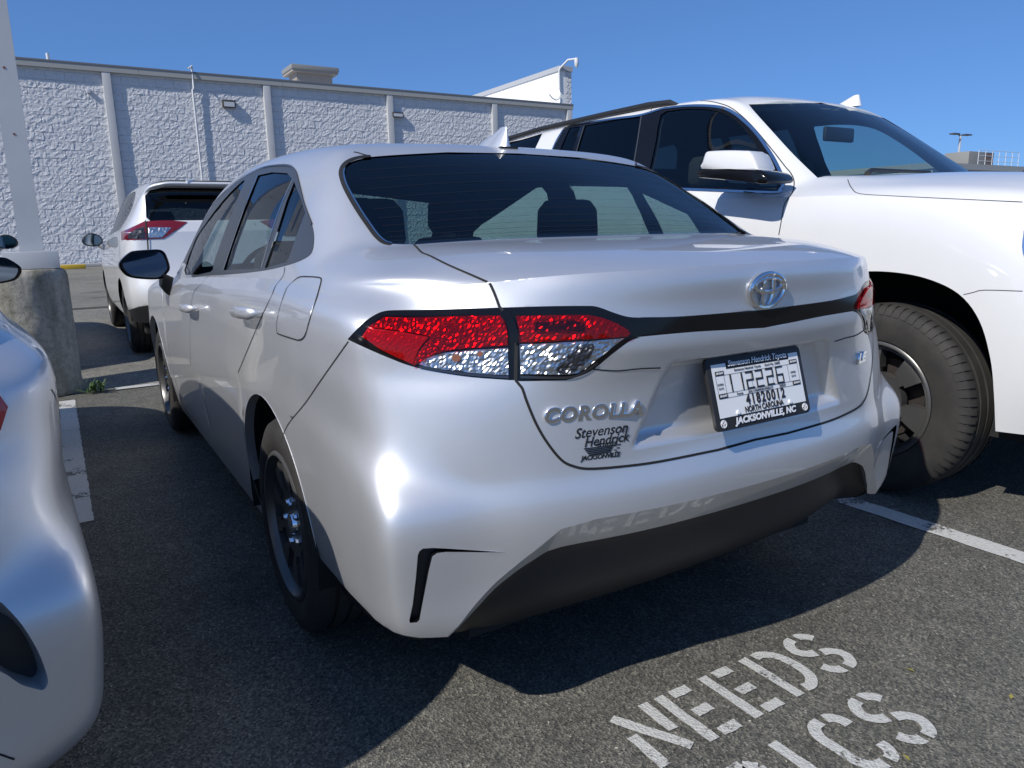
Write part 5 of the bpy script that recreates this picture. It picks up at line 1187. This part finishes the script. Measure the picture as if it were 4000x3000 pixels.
# ------------------------------------------------------------------ ground, markings
def quad_sheet(name, x0, x1, y0, y1, z, material, label=None, **kw):
    o = mesh_obj(name, [(x0, y0, z), (x1, y0, z), (x1, y1, z), (x0, y1, z)], [(0, 1, 2, 3)], material, smooth=False); return tag(o, label, **kw)
M_ASPH = mat('asphalt', (.07, .068, .064), .9, spec=.3)
def asphalt(m, gain, tint):
    b = m.node_tree.nodes['Principled BSDF']; co = coords(m)
    v = nd(m, 'ShaderNodeTexVoronoi', Scale=170); lk(m, co, v.inputs['Vector'])           # aggregate stones ~6 mm
    v2 = nd(m, 'ShaderNodeTexVoronoi', Scale=420); lk(m, co, v2.inputs['Vector'])
    big = nd(m, 'ShaderNodeTexNoise', Scale=.35, Detail=7, Roughness=.65); lk(m, co, big.inputs['Vector'])
    mid = nd(m, 'ShaderNodeTexNoise', Scale=6, Detail=8, Roughness=.7); lk(m, co, mid.inputs['Vector'])
    sp = ramp(m, v.outputs['Color'], [(.0, (.028, .029, .028)), (.45, (.070, .070, .064)), (.72, (.105, .102, .090)), (.93, (.16, .155, .135)), (.985, (.34, .33, .29))])
    sp2 = ramp(m, v2.outputs['Color'], [(.1, (.55, .55, .55)), (.8, (1.3, 1.3, 1.3))])
    m1 = nd(m, 'ShaderNodeMixRGB'); m1.blend_type = 'MULTIPLY'; m1.inputs[0].default_value = .8; lk(m, sp.outputs[0], m1.inputs[1]); lk(m, sp2.outputs[0], m1.inputs[2])
    rb = ramp(m, big.outputs[0], [(.3, (.78, .78, .79)), (.55, (1, 1, 1)), (.75, (1.12, 1.10, 1.07))])
    m2 = nd(m, 'ShaderNodeMixRGB'); m2.blend_type = 'MULTIPLY'; m2.inputs[0].default_value = 1; lk(m, m1.outputs[0], m2.inputs[1]); lk(m, rb.outputs[0], m2.inputs[2])
    rm = ramp(m, mid.outputs[0], [(.35, (.80, .80, .80)), (.65, (1.1, 1.1, 1.1))])
    m3 = nd(m, 'ShaderNodeMixRGB'); m3.blend_type = 'MULTIPLY'; m3.inputs[0].default_value = 1; lk(m, m2.outputs[0], m3.inputs[1]); lk(m, rm.outputs[0], m3.inputs[2])
    st = nd(m, 'ShaderNodeTexNoise', Scale=1.1, Detail=4, Roughness=.5); lk(m, co, st.inputs['Vector']); rs = ramp(m, st.outputs[0], [(.28, (.62, .61, .60)), (.40, (1, 1, 1))])
    ms = nd(m, 'ShaderNodeMixRGB'); ms.blend_type = 'MULTIPLY'; ms.inputs[0].default_value = 1; lk(m, m3.outputs[0], ms.inputs[1]); lk(m, rs.outputs[0], ms.inputs[2]); m3 = ms
    m4 = nd(m, 'ShaderNodeMixRGB'); m4.blend_type = 'MULTIPLY'; m4.inputs[0].default_value = 1; m4.inputs[2].default_value = (*(gain*t for t in tint), 1); lk(m, m3.outputs[0], m4.inputs[1])
    lk(m, m4.outputs[0], b.inputs['Base Color'])
    ad = nd(m, 'ShaderNodeMath', operation='ADD'); lk(m, v.outputs['Distance'], ad.inputs[0]); lk(m, mid.outputs[0], ad.inputs[1])
    bp = nd(m, 'ShaderNodeBump', Strength=.9, Distance=.003); lk(m, ad.outputs[0], bp.inputs['Height']); lk(m, bp.outputs[0], b.inputs['Normal'])
asphalt(M_ASPH, 1.55, (1.02, 1.0, .95)); M_ASPH2 = mat('weathered_asphalt', (.2, .19, .18), .9, spec=.3); asphalt(M_ASPH2, 2.5, (1.03, 1.0, .95))
WY0 = 35.6
quad_sheet('ground', -700, 900, -400, 1500, -.004, M_ASPH, kind='structure')
quad_sheet('driving_lane', -60, 60, 5.32, WY0, .0, M_ASPH2, kind='structure')
quad_sheet('asphalt_joint', -40, 40, 13.2, 13.55, .004, mat('joint_dirt', (.045, .04, .028), .95), kind='structure')
def worn(name, col, wear=.42):
    m = bpy.data.materials.new(name); m.use_nodes = True; MATS[name] = m
    b = m.node_tree.nodes['Principled BSDF']; b.inputs['Roughness'].default_value = .7; co = coords(m)
    n = nd(m, 'ShaderNodeTexNoise', Scale=60, Detail=10, Roughness=.8); lk(m, co, n.inputs['Vector'])
    n2 = nd(m, 'ShaderNodeTexNoise', Scale=5, Detail=3); lk(m, co, n2.inputs['Vector'])
    v = nd(m, 'ShaderNodeTexVoronoi', Scale=170); lk(m, co, v.inputs['Vector'])
    r = ramp(m, n.outputs[0], [(.3, tuple(c*.72 for c in col)), (.6, col)]); lk(m, r.outputs[0], b.inputs['Base Color'])
    ad = nd(m, 'ShaderNodeMath', operation='ADD'); lk(m, n.outputs[0], ad.inputs[0]); lk(m, n2.outputs[0], ad.inputs[1])
    al = ramp(m, ad.outputs[0], [(wear*.5+.20, (0, 0, 0)), (wear*.5+.235, (1, 1, 1))]); al.color_ramp.interpolation = 'LINEAR'
    hf = nd(m, 'ShaderNodeMath', operation='MULTIPLY'); hf.inputs[1].default_value = .5; lk(m, ad.outputs[0], hf.inputs[0]); lk(m, hf.outputs[0], al.inputs[0])
    lk(m, al.outputs[0], b.inputs['Alpha'])
    bp = nd(m, 'ShaderNodeBump', Strength=.7, Distance=.003); lk(m, v.outputs['Distance'], bp.inputs['Height']); lk(m, bp.outputs[0], b.inputs['Normal'])
    return m
M_LINE = worn('worn_white_paint', (.52, .52, .49)); M_YEL = worn('yellow_paint', (.55, .36, .02), .2)
def ragged(x0, x1, y0, y1, z, name, material, label, cat, group=None, jag=.003, n=60):
    V = []; ys = np.linspace(y0, y1, n) if abs(y1-y0) > abs(x1-x0) else None
    if ys is not None:
        V = [(x0+random.uniform(-jag, jag), y, z) for y in ys]+[(x1+random.uniform(-jag, jag), y, z) for y in ys]
    else:
        xs = np.linspace(x0, x1, n); V = [(x, y0+random.uniform(-jag, jag), z) for x in xs]+[(x, y1+random.uniform(-jag, jag), z) for x in xs]
    o = mesh_obj(name, V, [(i, i+1, n+i+1, n+i) for i in range(n-1)], material, smooth=False); return tag(o, label, cat, group)
gl_ = 'painted parking lines'
ragged(1.33, 1.43, -2.6, 4.92, 0, 'parking_line', M_LINE, 'white parking line at lower right between the sedan and the SUV', 'marking', gl_, n=120)
ragged(-1.44, -1.34, 2.3, 5.08, 0, 'parking_line', M_LINE, 'white parking line between the two silver cars, its end by the concrete pier', 'marking', gl_, n=90)
ragged(-1.06, 9.5, 5.27, 5.37, .004, 'parking_line', M_LINE, 'white painted line crossing the lot in front of the sedan', 'marking', gl_, n=90)
ragged(4.09, 4.19, -2.6, 4.92, 0, 'parking_line', M_LINE, 'white parking line on the far side of the SUV', 'marking', gl_, n=90)
# stencilled words
def stroke(m, a, b, w, z=.0):
    a = np.array(a); b = np.array(b); t = (b-a)/np.linalg.norm(b-a); s = np.array([-t[1], t[0]])*w/2; n = 7; V = []
    for k in range(n):
        p = a+(b-a)*k/(n-1); j = np.random.default_rng(int(1e4*(p[0]+3)+1e3*(p[1]+3))).uniform(-.0015, .0015, 2)
        V += [(*(p-s+j[0]), z), (*(p+s+j[1]), z)]
    m.add(V, [(2*k, 2*k+2, 2*k+3, 2*k+1) for k in range(n-1)])
GL = {'N': [((0, 0), (0, .62)), ((.02, 1.0), (.42, .42)), ((.62, 0.02), (1, -.0)), ((1, .10), (1, 1))],
      'E': [((0, 0), (0, 1)), ((.32, .93), (.92, .93)), ((.32, .5), (.86, .5)), ((.32, .07), (.92, .07))],
      'P': [((0, 0), (0, 1)), ((.32, .93), (.75, .93)), ((.75, .93), (.98, .8)), ((.98, .8), (.98, .6)), ((.98, .6), (.75, .47)), ((.75, .47), (.32, .47))],
      'I': [((.3, 0), (.3, 1))]}
def poly_stroke(m, P, w):
    P = densify(P, 4, closed=False); P = [np.array(p) for p in P]; n = len(P); V = []
    for i, p in enumerate(P):
        t = P[min(i+1, n-1)]-P[max(i-1, 0)]; t = t/np.linalg.norm(t); s = np.array([-t[1], t[0]])*w/2; V += [(*(p-s), 0), (*(p+s), 0)]
    m.add(V, [(2*i, 2*i+2, 2*i+3, 2*i+1) for i in range(n-1)])
def letter(ch, x, y, w, h, lab):
    m = MB(); sw = .030; T_ = lambda P: [(x+sw/2+a*(w-sw), y+b*h) for a, b in P]
    if ch == 'N':
        stroke(m, *T_([(0, 0), (0, .60)]), sw); stroke(m, *T_([(.0, .99), (.95, .08)]), sw*.95); stroke(m, *T_([(1, .42), (1, 1)]), sw)
    elif ch == 'D':
        stroke(m, *T_([(0, 0), (0, 1)]), sw); poly_stroke(m, T_([(.34, .92), (.6, .92), (.9, .78), (1, .5), (.9, .22), (.6, .08), (.34, .08)]), sw)
    elif ch == 'S':
        poly_stroke(m, T_([(.98, .78), (.9, .86), (.72, .93), (.60, .93)]), sw); poly_stroke(m, T_([(.42, .93), (.2, .90), (.02, .78), (.02, .66), (.2, .56), (.42, .52)]), sw)
        poly_stroke(m, T_([(.58, .48), (.8, .44), (.98, .34), (.98, .22), (.8, .10), (.58, .07)]), sw); poly_stroke(m, T_([(.40, .07), (.25, .08), (.08, .16), (.0, .26)]), sw)
    elif ch == 'C':
        poly_stroke(m, T_([(1, .70), (.98, .80), (.85, .90), (.68, .93)]), sw); poly_stroke(m, T_([(.50, .93), (.2, .90), (.0, .74), (0, .5), (0, .26), (.2, .10), (.50, .07)]), sw); poly_stroke(m, T_([(.68, .07), (.85, .10), (.98, .20), (1, .30)]), sw)
    else:
        for a, b in GL[ch]: stroke(m, *T_([a, b]), sw)
    o = mesh_obj('stencil_letter', m.v, m.f, M_LINE, smooth=False); tag(o, lab, 'marking', 'stencilled words on the asphalt')
for i, (ch, ds) in enumerate(zip('NEEDS', ('first letter N of the word NEEDS', 'first letter E of the word NEEDS, right after the N', 'second letter E of NEEDS, just before the D', 'letter D of the word NEEDS', 'letter S ending the word NEEDS'))):
    letter(ch, -.368+i*.150, -.058, .128, .188, 'white stencilled '+ds)
for ch, x, ds in (('P', -.302, 'letter P of the lower word at the frame bottom'), ('I', -.1475, 'letter I before the C of the lower word'), ('C', -.014, 'letter C of the lower word'), ('S', .138, 'letter S ending the lower word')):
    letter(ch, x, -.322, .126, .188, 'white stencilled '+ds)

# ------------------------------------------------------------------ block building
M_BLOCK = mat('painted_split_block', (.62, .625, .64), .85)
noise_col(M_BLOCK, [(.3, (.58, .585, .60)), (.7, (.66, .665, .675))], 2.2, 6, bump=.5, bdist=.01)
M_MORT = mat('painted_mortar', (.58, .585, .60), .9)
M_PIL = mat('painted_pilaster', (.46, .465, .47), .8); noise_col(M_PIL, [(.3, (.43, .435, .44)), (.7, (.49, .495, .50))], 1.2, 5)
M_FASC = mat('fascia_metal', (.36, .36, .34), .55); M_FASCT = mat('fascia_cap_dark', (.17, .17, .175), .5)
WY = 36.1
bld = empty('block_building', (12, WY, 0), 0, 'long grey painted split-face block building behind the parked cars', 'building')
def bpart(mb, name, material, **kw):
    o = mb.build(name, material, bld, **kw); o.matrix_parent_inverse = Matrix.Translation((-12, -WY, 0)); return o
CH, CW = .345, .69
variants = []
def block_mesh(seed):
    r = np.random.default_rng(seed); nx, nz = 13, 8; V = []; F = []
    fx = [0, .012]+[.1*k for k in range(1, 10)]+[.988, 1]; fz = [0, .025, .18, .36, .54, .72, .975, 1]
    base = r.uniform(.008, .020)
    for j in range(nz):
        for i in range(nx):
            e = i in (0, nx-1) or j in (0, nz-1)
            d = base*.12 if e else base+r.uniform(-.009, .011)+.006*math.sin(i*.9+seed)*math.cos(j*1.1+seed*.7)
            x = fx[i]*(CW-.006)+.003; z = fz[j]*(CH-.006)+.003
            if 1 < i < nx-2 and 1 < j < nz-2: x += r.uniform(-.03, .03); z += r.uniform(-.02, .02)
            V.append((x, -d, z))
    F = []
    for j in range(nz-1):
        for i in range(nx-1):
            a = j*nx+i
            if r.random() < .5: F += [(a, a+1, a+nx+1), (a, a+nx+1, a+nx)]
            else: F += [(a, a+1, a+nx), (a+1, a+nx+1, a+nx)]
    return V, F
pils = [(-11.6, -11.27), (-5.0, -4.67), (1.37, 1.69), (8.0, 8.32), (14.15, 14.47), (20.35, 20.67), (25.45, 25.80)]
for k in range(14):
    V, F = block_mesh(100+k); me = bpy.data.meshes.new('block'); me.from_pydata(V, [], F); me.materials.append(M_BLOCK); me.update(); variants.append((me, V, F))
cells = []
for r_ in range(0, 24):
    z = r_*CH; 
    for c_ in range(-70, 42):
        x = c_*CW+(CW/2 if r_ % 2 else 0)
        if x+CW < 25.5 and x > -46: cells.append((x, z))
def key(c): 
    d = np.array([c[0]+.35, WY, c[1]])-CAM_C; zc = d@AX_F; px = 2000+FPX*(d@AX_R)/zc
    vis = px > -20 and c[1] > 2.3
    return (0 if vis else 1, d@d)
cells.sort(key=key)
restV, restF = [], []
for i, (x, z) in enumerate(cells):
    me, V, F = variants[random.randrange(14)]
    if any(p0-CW < x < p1 and False for p0, p1 in pils): continue
    if i < 300:
        o = bpy.data.objects.new('block', me); COL.objects.link(o); o.parent = bld; o.location = (x-12, 0, z)
    elif x > -4 or i % 1 == 0:
        n = len(restV); restV += [(x+a, WY+b, z+c) for a, b, c in V]; restF += [tuple(q+n for q in f) for f in F]
me = bpy.data.meshes.new('block_field'); me.from_pydata(restV, [], restF); me.materials.append(M_BLOCK); o = bpy.data.objects.new('block_field', me); COL.objects.link(o); o.parent = bld; o.matrix_parent_inverse = Matrix.Translation((-12, -WY, 0)); o['kind'] = 'stuff'
m = MB(); m.box((-46, WY+.001, 0), (25.8, WY+.4, 8.2)); bpart(m, 'backing_wall', M_MORT)
m = MB(); m.box((-46, WY+.4, 0), (25.75, WY+30, 8.0)); bpart(m, 'roof_mass', M_MORT)
for p0, p1 in pils:
    m = MB(); m.box((p0, WY-.175, 0), (p1, WY, 8.05)); bpart(m, 'pilaster', M_PIL, bevel=.01)
for a in np.arange(-46, 25.9, 6.1):
    b = min(a+6.09, 25.86); m = MB(); m.box((a, WY-.19, 8.04), (b, WY+.5, 8.27)); bpart(m, 'fascia_panel', M_FASC)
m = MB(); m.box((-46, WY-.21, 8.272), (25.88, WY+.5, 8.335)); bpart(m, 'fascia_cap', M_FASCT)
m = MB(); m.box((-46, WY-.55, 0), (25.8, WY-.18, .14)); bpart(m, 'wall_kerb', mat('pale_kerb', (.42, .41, .38), .9), bevel=.02)
# taller white end wall with coping
M_WWALL = mat('white_wall', (.82, .82, .80), .7); M_COP = mat('coping_grey', (.42, .43, .44), .5)
m = MB(); m.box((25.05, WY-.02, 8.0), (25.45, WY+26, 10.15)); bpart(m, 'parapet_wall', M_WWALL)
m = MB(); m.box((24.98, WY-.1, 10.15), (25.9, WY+26, 10.42)); bpart(m, 'parapet_coping', M_COP)
for k in range(6):
    V, F = block_mesh(300+k); V = [(25.46+a*.56, WY-.03+b, 8.34+k*.30+c*.85) for a, b, c in V]; mesh = mesh_obj('block', V, F, M_BLOCK, bld, smooth=False); mesh.matrix_parent_inverse = Matrix.Translation((-12, -WY, 0))
m = MB(); m.box((25.45, WY, 8.0), (25.82, WY+1, 10.15)); bpart(m, 'parapet_post', M_BLOCK)
def at(px, py, y):
    d = px_ray(px, py); t = (y-CAMV.y)/d.y; return CAMV+d*t
def on_wall(px, py, off=.0): return at(px, py, WY-off)
# yellow kerb stop, wall fittings
a = at(235, 1046, 33.6); b = at(335, 1043, 33.6)
m = MB(); m.box((a.x, 33.5, 0), (b.x, 33.8, .17)); tag(m.build('kerb_stop', M_YEL, None, bevel=.03), 'yellow painted kerb stop at the foot of the wall, right of the pier', 'kerb')
M_FIX = mat('bronze_fixture', (.06, .055, .05), .5); M_LENSW = mat('fixture_lens', (.55, .56, .58), .25)
for (pxs, lab) in ((((868, 388), (922, 422)), 'dark wall pack light on the block wall, right of the white conduit'), (((1533, 437), (1577, 459)), 'dark wall pack light next to the third pilaster, further right')):
    a = on_wall(*pxs[0], .2); b = on_wall(*pxs[1], .2)
    e = empty('wall_light', ((a.x+b.x)/2, WY, (a.z+b.z)/2), 0, lab, 'light', 'wall pack lights on the block building'); w2, h2 = abs(b.x-a.x)/2, abs(a.z-b.z)/2
    m = MB(); m.box((-w2, -.22, -h2*.9), (w2, -.02, h2)); m.build('housing', M_FIX, e, bevel=.02)
    m = MB(); m.box((-w2*.8, -.235, -h2*.75), (w2*.8, -.221, h2*.45)); m.build('lens', M_LENSW, e)
a = on_wall(347, 358, .1); e = empty('security_camera', tuple(a), 0, 'small pale security camera high on the block wall, left of the first pilaster', 'camera')
m = MB(); m.box((-.07, -.05, -.06), (.07, .1, .10)); m.build('camera_body', M_LENSW, e, bevel=.01)
M_PIPE = mat('white_conduit', (.62, .63, .64), .4)
pp = [on_wall(735, 268, .35), on_wall(748, 256, .16), on_wall(757, 345, .16), on_wall(752, 352, .16), on_wall(758, 400, .16), on_wall(787, 800, .16)]; pp[-1].x = pp[-2].x+.02; pp[-1].z = 1.5
m = MB(); m.tube(pp, .045, 8); tag(m.build('conduit', M_PIPE, None, smooth=True), 'thin white conduit pipe running up the block wall above the eave', 'pipe')
a = on_wall(185, 208, -1); m = MB(); m.tube([(a.x, WY+1, 8.3), (a.x, WY+1, a.z)], .07, 10); tag(m.build('vent_pipe', M_PIPE, None, smooth=True), 'short white vent pipe on the roof edge at upper left', 'pipe')
# rooftop unit
RY = WY+4; a = at(1138, 247, RY); b = at(1325, 283, RY); e = empty('rooftop_unit', (a.x, RY, 8.0), 0, 'beige rooftop ventilation hood above the middle of the wall', 'vent')
wu_, zt_ = b.x-a.x, a.z-8.0; zb_ = b.z-8.0; M_RTU = mat('rtu_grey', (.23, .23, .215), .6)
m = MB(); m.box((0, 0, zb_), (wu_, 2.0, zt_)); m.build('hood', M_RTU, e, bevel=.03)
m = MB(); m.add([(.35, .3, .2), (wu_-.35, .3, .2), (wu_-.35, 1.7, .2), (.35, 1.7, .2), (.30, .3, zb_), (wu_-.30, .3, zb_), (wu_-.30, 1.7, zb_), (.30, 1.7, zb_)], [(0, 1, 5, 4), (1, 2, 6, 5), (2, 3, 7, 6), (3, 0, 4, 7)]); m.box((.05, .05, zb_-.12), (wu_-.05, 1.95, zb_-.004)); m.build('curb', mat('rtu_tan', (.30, .27, .23), .7), e)
# gooseneck camera on the end wall
g = [on_wall(2186, 350, .05), on_wall(2184, 276, .05), on_wall(2188, 266, .1), on_wall(2219, 234, .4), on_wall(2252, 230, .9)]
m = MB(); e = empty('gooseneck_camera', tuple(g[0]), 0, 'white gooseneck arm with dome camera above the white end wall', 'camera'); m.tube([p-g[0] for p in g], .06, 8); m.build('arm', M_PIPE, e, smooth=True)
q = g[-1]-g[0]; m = MB(); m.tube([q+Vector((0, 0, .05)), q+Vector((0, 0, -.12)), q+Vector((0, 0, -.35)), q+Vector((0, 0, -.48))], [.10, .13, .12, .03], 12); m.build('dome', M_PIPE, e, smooth=True)
g = [on_wall(2146, 368, .06), on_wall(2156, 382, .06), on_wall(2172, 391, .06), on_wall(2184, 385, .06), on_wall(2186, 374, .06)]
m = MB(); m.tube(g, .035, 6); tag(m.build('hanging_cable', M_PIPE, None, smooth=True), 'loop of pale cable hanging on the white end wall', 'cable')
# lamp post on its concrete pier
M_CONC = mat('rough_concrete', (.30, .285, .24), .95)
def conc(m):
    b = m.node_tree.nodes['Principled BSDF']; co = coords(m); co2 = coords(m, 'Object', (1, 1, .22))
    n = nd(m, 'ShaderNodeTexNoise', Scale=26, Detail=9, Roughness=.75); lk(m, co, n.inputs['Vector']); s2 = nd(m, 'ShaderNodeTexNoise', Scale=7, Detail=6); lk(m, co2, s2.inputs['Vector'])
    r1 = ramp(m, n.outputs[0], [(.3, (.24, .225, .18)), (.5, (.40, .375, .31)), (.7, (.50, .47, .40))]); r2 = ramp(m, s2.outputs[0], [(.36, (.45, .45, .40)), (.58, (1, 1, 1))])
    mx = nd(m, 'ShaderNodeMixRGB'); mx.blend_type = 'MULTIPLY'; mx.inputs[0].default_value = 1; lk(m, r1.outputs[0], mx.inputs[1]); lk(m, r2.outputs[0], mx.inputs[2]); lk(m, mx.outputs[0], b.inputs['Base Color'])
    bp = nd(m, 'ShaderNodeBump', Strength=.9, Distance=.012); lk(m, n.outputs[0], bp.inputs['Height']); lk(m, bp.outputs[0], b.inputs['Normal'])
conc(M_CONC)
PX_, PY_ = -1.585, 5.56
e = empty('concrete_pier', (PX_, PY_, 0), 0, 'round weathered concrete pier carrying the lamp post at left', 'pier')
m = MB(); prof = [(0, .318), (.05, .322)]+[(z, .316+.0*z) for z in np.linspace(.1, .88, 14)]+[(.915, .308), (.935, .290), (.94, .0005)]
m.lathe(prof, (0, 0, 0), 'z', 72); o = m.build('pier_shaft', M_CONC, e, smooth=True)
for v in o.data.vertices:
    if v.co.z < .92:
        r_ = math.hypot(v.co.x, v.co.y); d = noise.noise(v.co*9)*.008+noise.noise(v.co*30)*.003; v.co.x *= 1+d/max(r_, .1); v.co.y *= 1+d/max(r_, .1)
e = empty('lamp_post', (-1.475, 5.60, .94), 0, 'tall square grey steel lamp post standing on the round concrete pier', 'lamp post')
M_STEEL = mat('grey_painted_steel', (.43, .45, .47), .45); noise_col(M_STEEL, [(.3, (.40, .42, .44)), (.72, (.46, .48, .50))], 3, 5)
m = MB(); m.box((-.075, -.075, .0), (.075, .075, 7.6)); m.build('post', M_STEEL, e)
m = MB(); m.box((-.185, -.185, .0), (.165, .165, .125)); m.build('base_cover', M_STEEL, e, bevel=.004)
m = MB(); m.box((-.9, -.15, 7.5), (.9, .15, 7.62)); m.build('lamp_head', M_STEEL, e, bevel=.02)
for zz_ in (1.9, 2.35): m = MB(); m.tube([(.0, -.0755, zz_-.94), (0, -.078, zz_-.94)], .008, 10); m.build('rust_spot', mat('rust', (.16, .06, .03), .9) if 'rust' not in MATS else MATS['rust'], e)
# weed at the pier
M_LEAF = mat('weed_leaf', (.05, .10, .025), .6)
m = MB()
for k in range(46):
    a = random.uniform(0, 2*math.pi); L_ = random.uniform(.05, .14); up = random.uniform(.02, .11); w_ = random.uniform(.006, .014); c, s2 = math.cos(a), math.sin(a); bx, by = random.uniform(-.05, .06), random.uniform(-.04, .04)
    V = [(bx, by, 0)]
    for t in (.35, .7, 1): V += [(bx+c*L_*t-s2*w_*(1.1-t), by+s2*L_*t+c*w_*(1.1-t), up*math.sin(t*2.2)), (bx+c*L_*t+s2*w_*(1.1-t), by+s2*L_*t-c*w_*(1.1-t), up*math.sin(t*2.2))]
    m.add(V, [(0, 1, 2), (1, 3, 4, 2), (3, 5, 6, 4)])
o = m.build('weed', M_LEAF, None); o.location = (-1.205, 5.28, 0); tag(o, 'small green weed growing at the foot of the concrete pier', 'plant')
# scattered leaf scraps
M_DRY = mat('dry_leaf', (.30, .26, .06), .8)
for i, (px, py, ds) in enumerate(((3555, 2618, 'yellow leaf scrap on the asphalt right of the stencilled D and S'), (3950, 2722, 'yellow leaf scrap on the asphalt near the right edge'), (3540, 2960, 'small dry leaf scrap at the bottom right of the asphalt'))):
    d = px_ray(px, py); p = CAMV-d*(CAMV.z/d.z); m = MB(); a = random.uniform(0, 3)
    m.v = [(-.012, 0, .001), (-.003, .005, .004), (.012, .001, .002), (-.002, -.005, .003)]; m.f = [(0, 1, 2, 3)]
    o = m.build('leaf_scrap', M_DRY, None); o.location = p; o.rotation_euler = (0, 0, a); tag(o, ds, 'leaf', 'dry leaf scraps')
# far right: second building, rooftop unit with rail, twin-head light pole
FY = 64.
def fpt(px, py, y=FY): return at(px, py, y)
a = fpt(3700, 652); b = fpt(4300, 660); zt = fpt(3860, 645).z
M_FWALL = mat('far_wall_white', (.66, .66, .67), .8)
e = empty('far_building', (a.x, FY, 0), 0, 'distant low white building with flat roof at the far right', 'building')
m = MB(); m.box((-4, 0, 0), (60, 25, zt-.9)); m.build('wall', M_FWALL, e)
m = MB(); m.box((-4.3, -.4, zt-.9), (60, 25, zt)); m.build('fascia', M_FASC, e)
for px in (3905, 4080):
    q = fpt(px, 670); m = MB(); m.box((q.x-a.x-.3, -.3, 0), (q.x-a.x+.3, 0, zt-.9)); m.build('pilaster', M_PIL, e)
q = fpt(3990, 671); m = MB(); m.box((q.x-a.x-.4, -.5, q.z-.25), (q.x-a.x+.4, 0, q.z+.25)); m.build('wall_lamp', M_FIX, e, bevel=.03)
RY2 = FY+3
p0 = fpt(3787, 590, RY2); p1 = fpt(3879, 638, RY2); e = empty('far_rooftop_unit', (p0.x, RY2, zt), 0, 'beige rooftop air handler with dark louvres on the distant building', 'vent')
w_ = p1.x-p0.x; h_ = p0.z-zt
m = MB(); m.box((0, 0, 0), (w_, 4, h_)); m.build('casing', M_RTU, e, bevel=.05)
M_LOUV = mat('louvre_brown', (.16, .11, .09), .7)
for k in range(3): m = MB(); m.box((w_*.64, -.05, h_*(.08+.31*k)), (w_*.98, -.004, h_*(.33+.31*k))); m.build('louvre', M_LOUV, e)
p2 = fpt(3944, 600, RY2); e2 = empty('roof_railing', (p0.x, RY2-1.5, zt), 0, 'white safety railing on the roof of the distant building', 'railing')
wr = p2.x-p0.x; hr = p2.z-zt
for k, t in enumerate(np.linspace(0, 1, 7)): m = MB(); m.tube([(wr*t, 0, 0), (wr*t, 0, hr)], .05, 6); m.build('post', M_PIPE, e2)
for k in (.33, .66, 1): m = MB(); m.tube([(0, 0, hr*k), (wr, 0, hr*k)], .04, 6); m.build('rail', M_PIPE, e2)
LY = 80.; p0 = at(3752, 530, LY); e = empty('light_pole', (p0.x, LY, 0), 0, 'distant twin-head parking lot light pole above the SUV windscreen', 'lamp post')
m = MB(); m.tube([(0, 0, 0), (0, 0, p0.z)], .22, 8); m.build('pole', M_STEEL, e, smooth=True)
for sg, (pxa, pya) in ((-1, (3718, 522)), (1, (3788, 522))):
    q = at(pxa, pya, LY)-p0; m = MB(); m.tube([(0, 0, p0.z), (q.x*.6, 0, p0.z+.35)], .12, 6); m.box((min(q.x*.35, q.x), -.5, p0.z+.12), (max(q.x*.35, q.x), .5, p0.z+.34)); m.build('lamp_head', M_FIX, e)
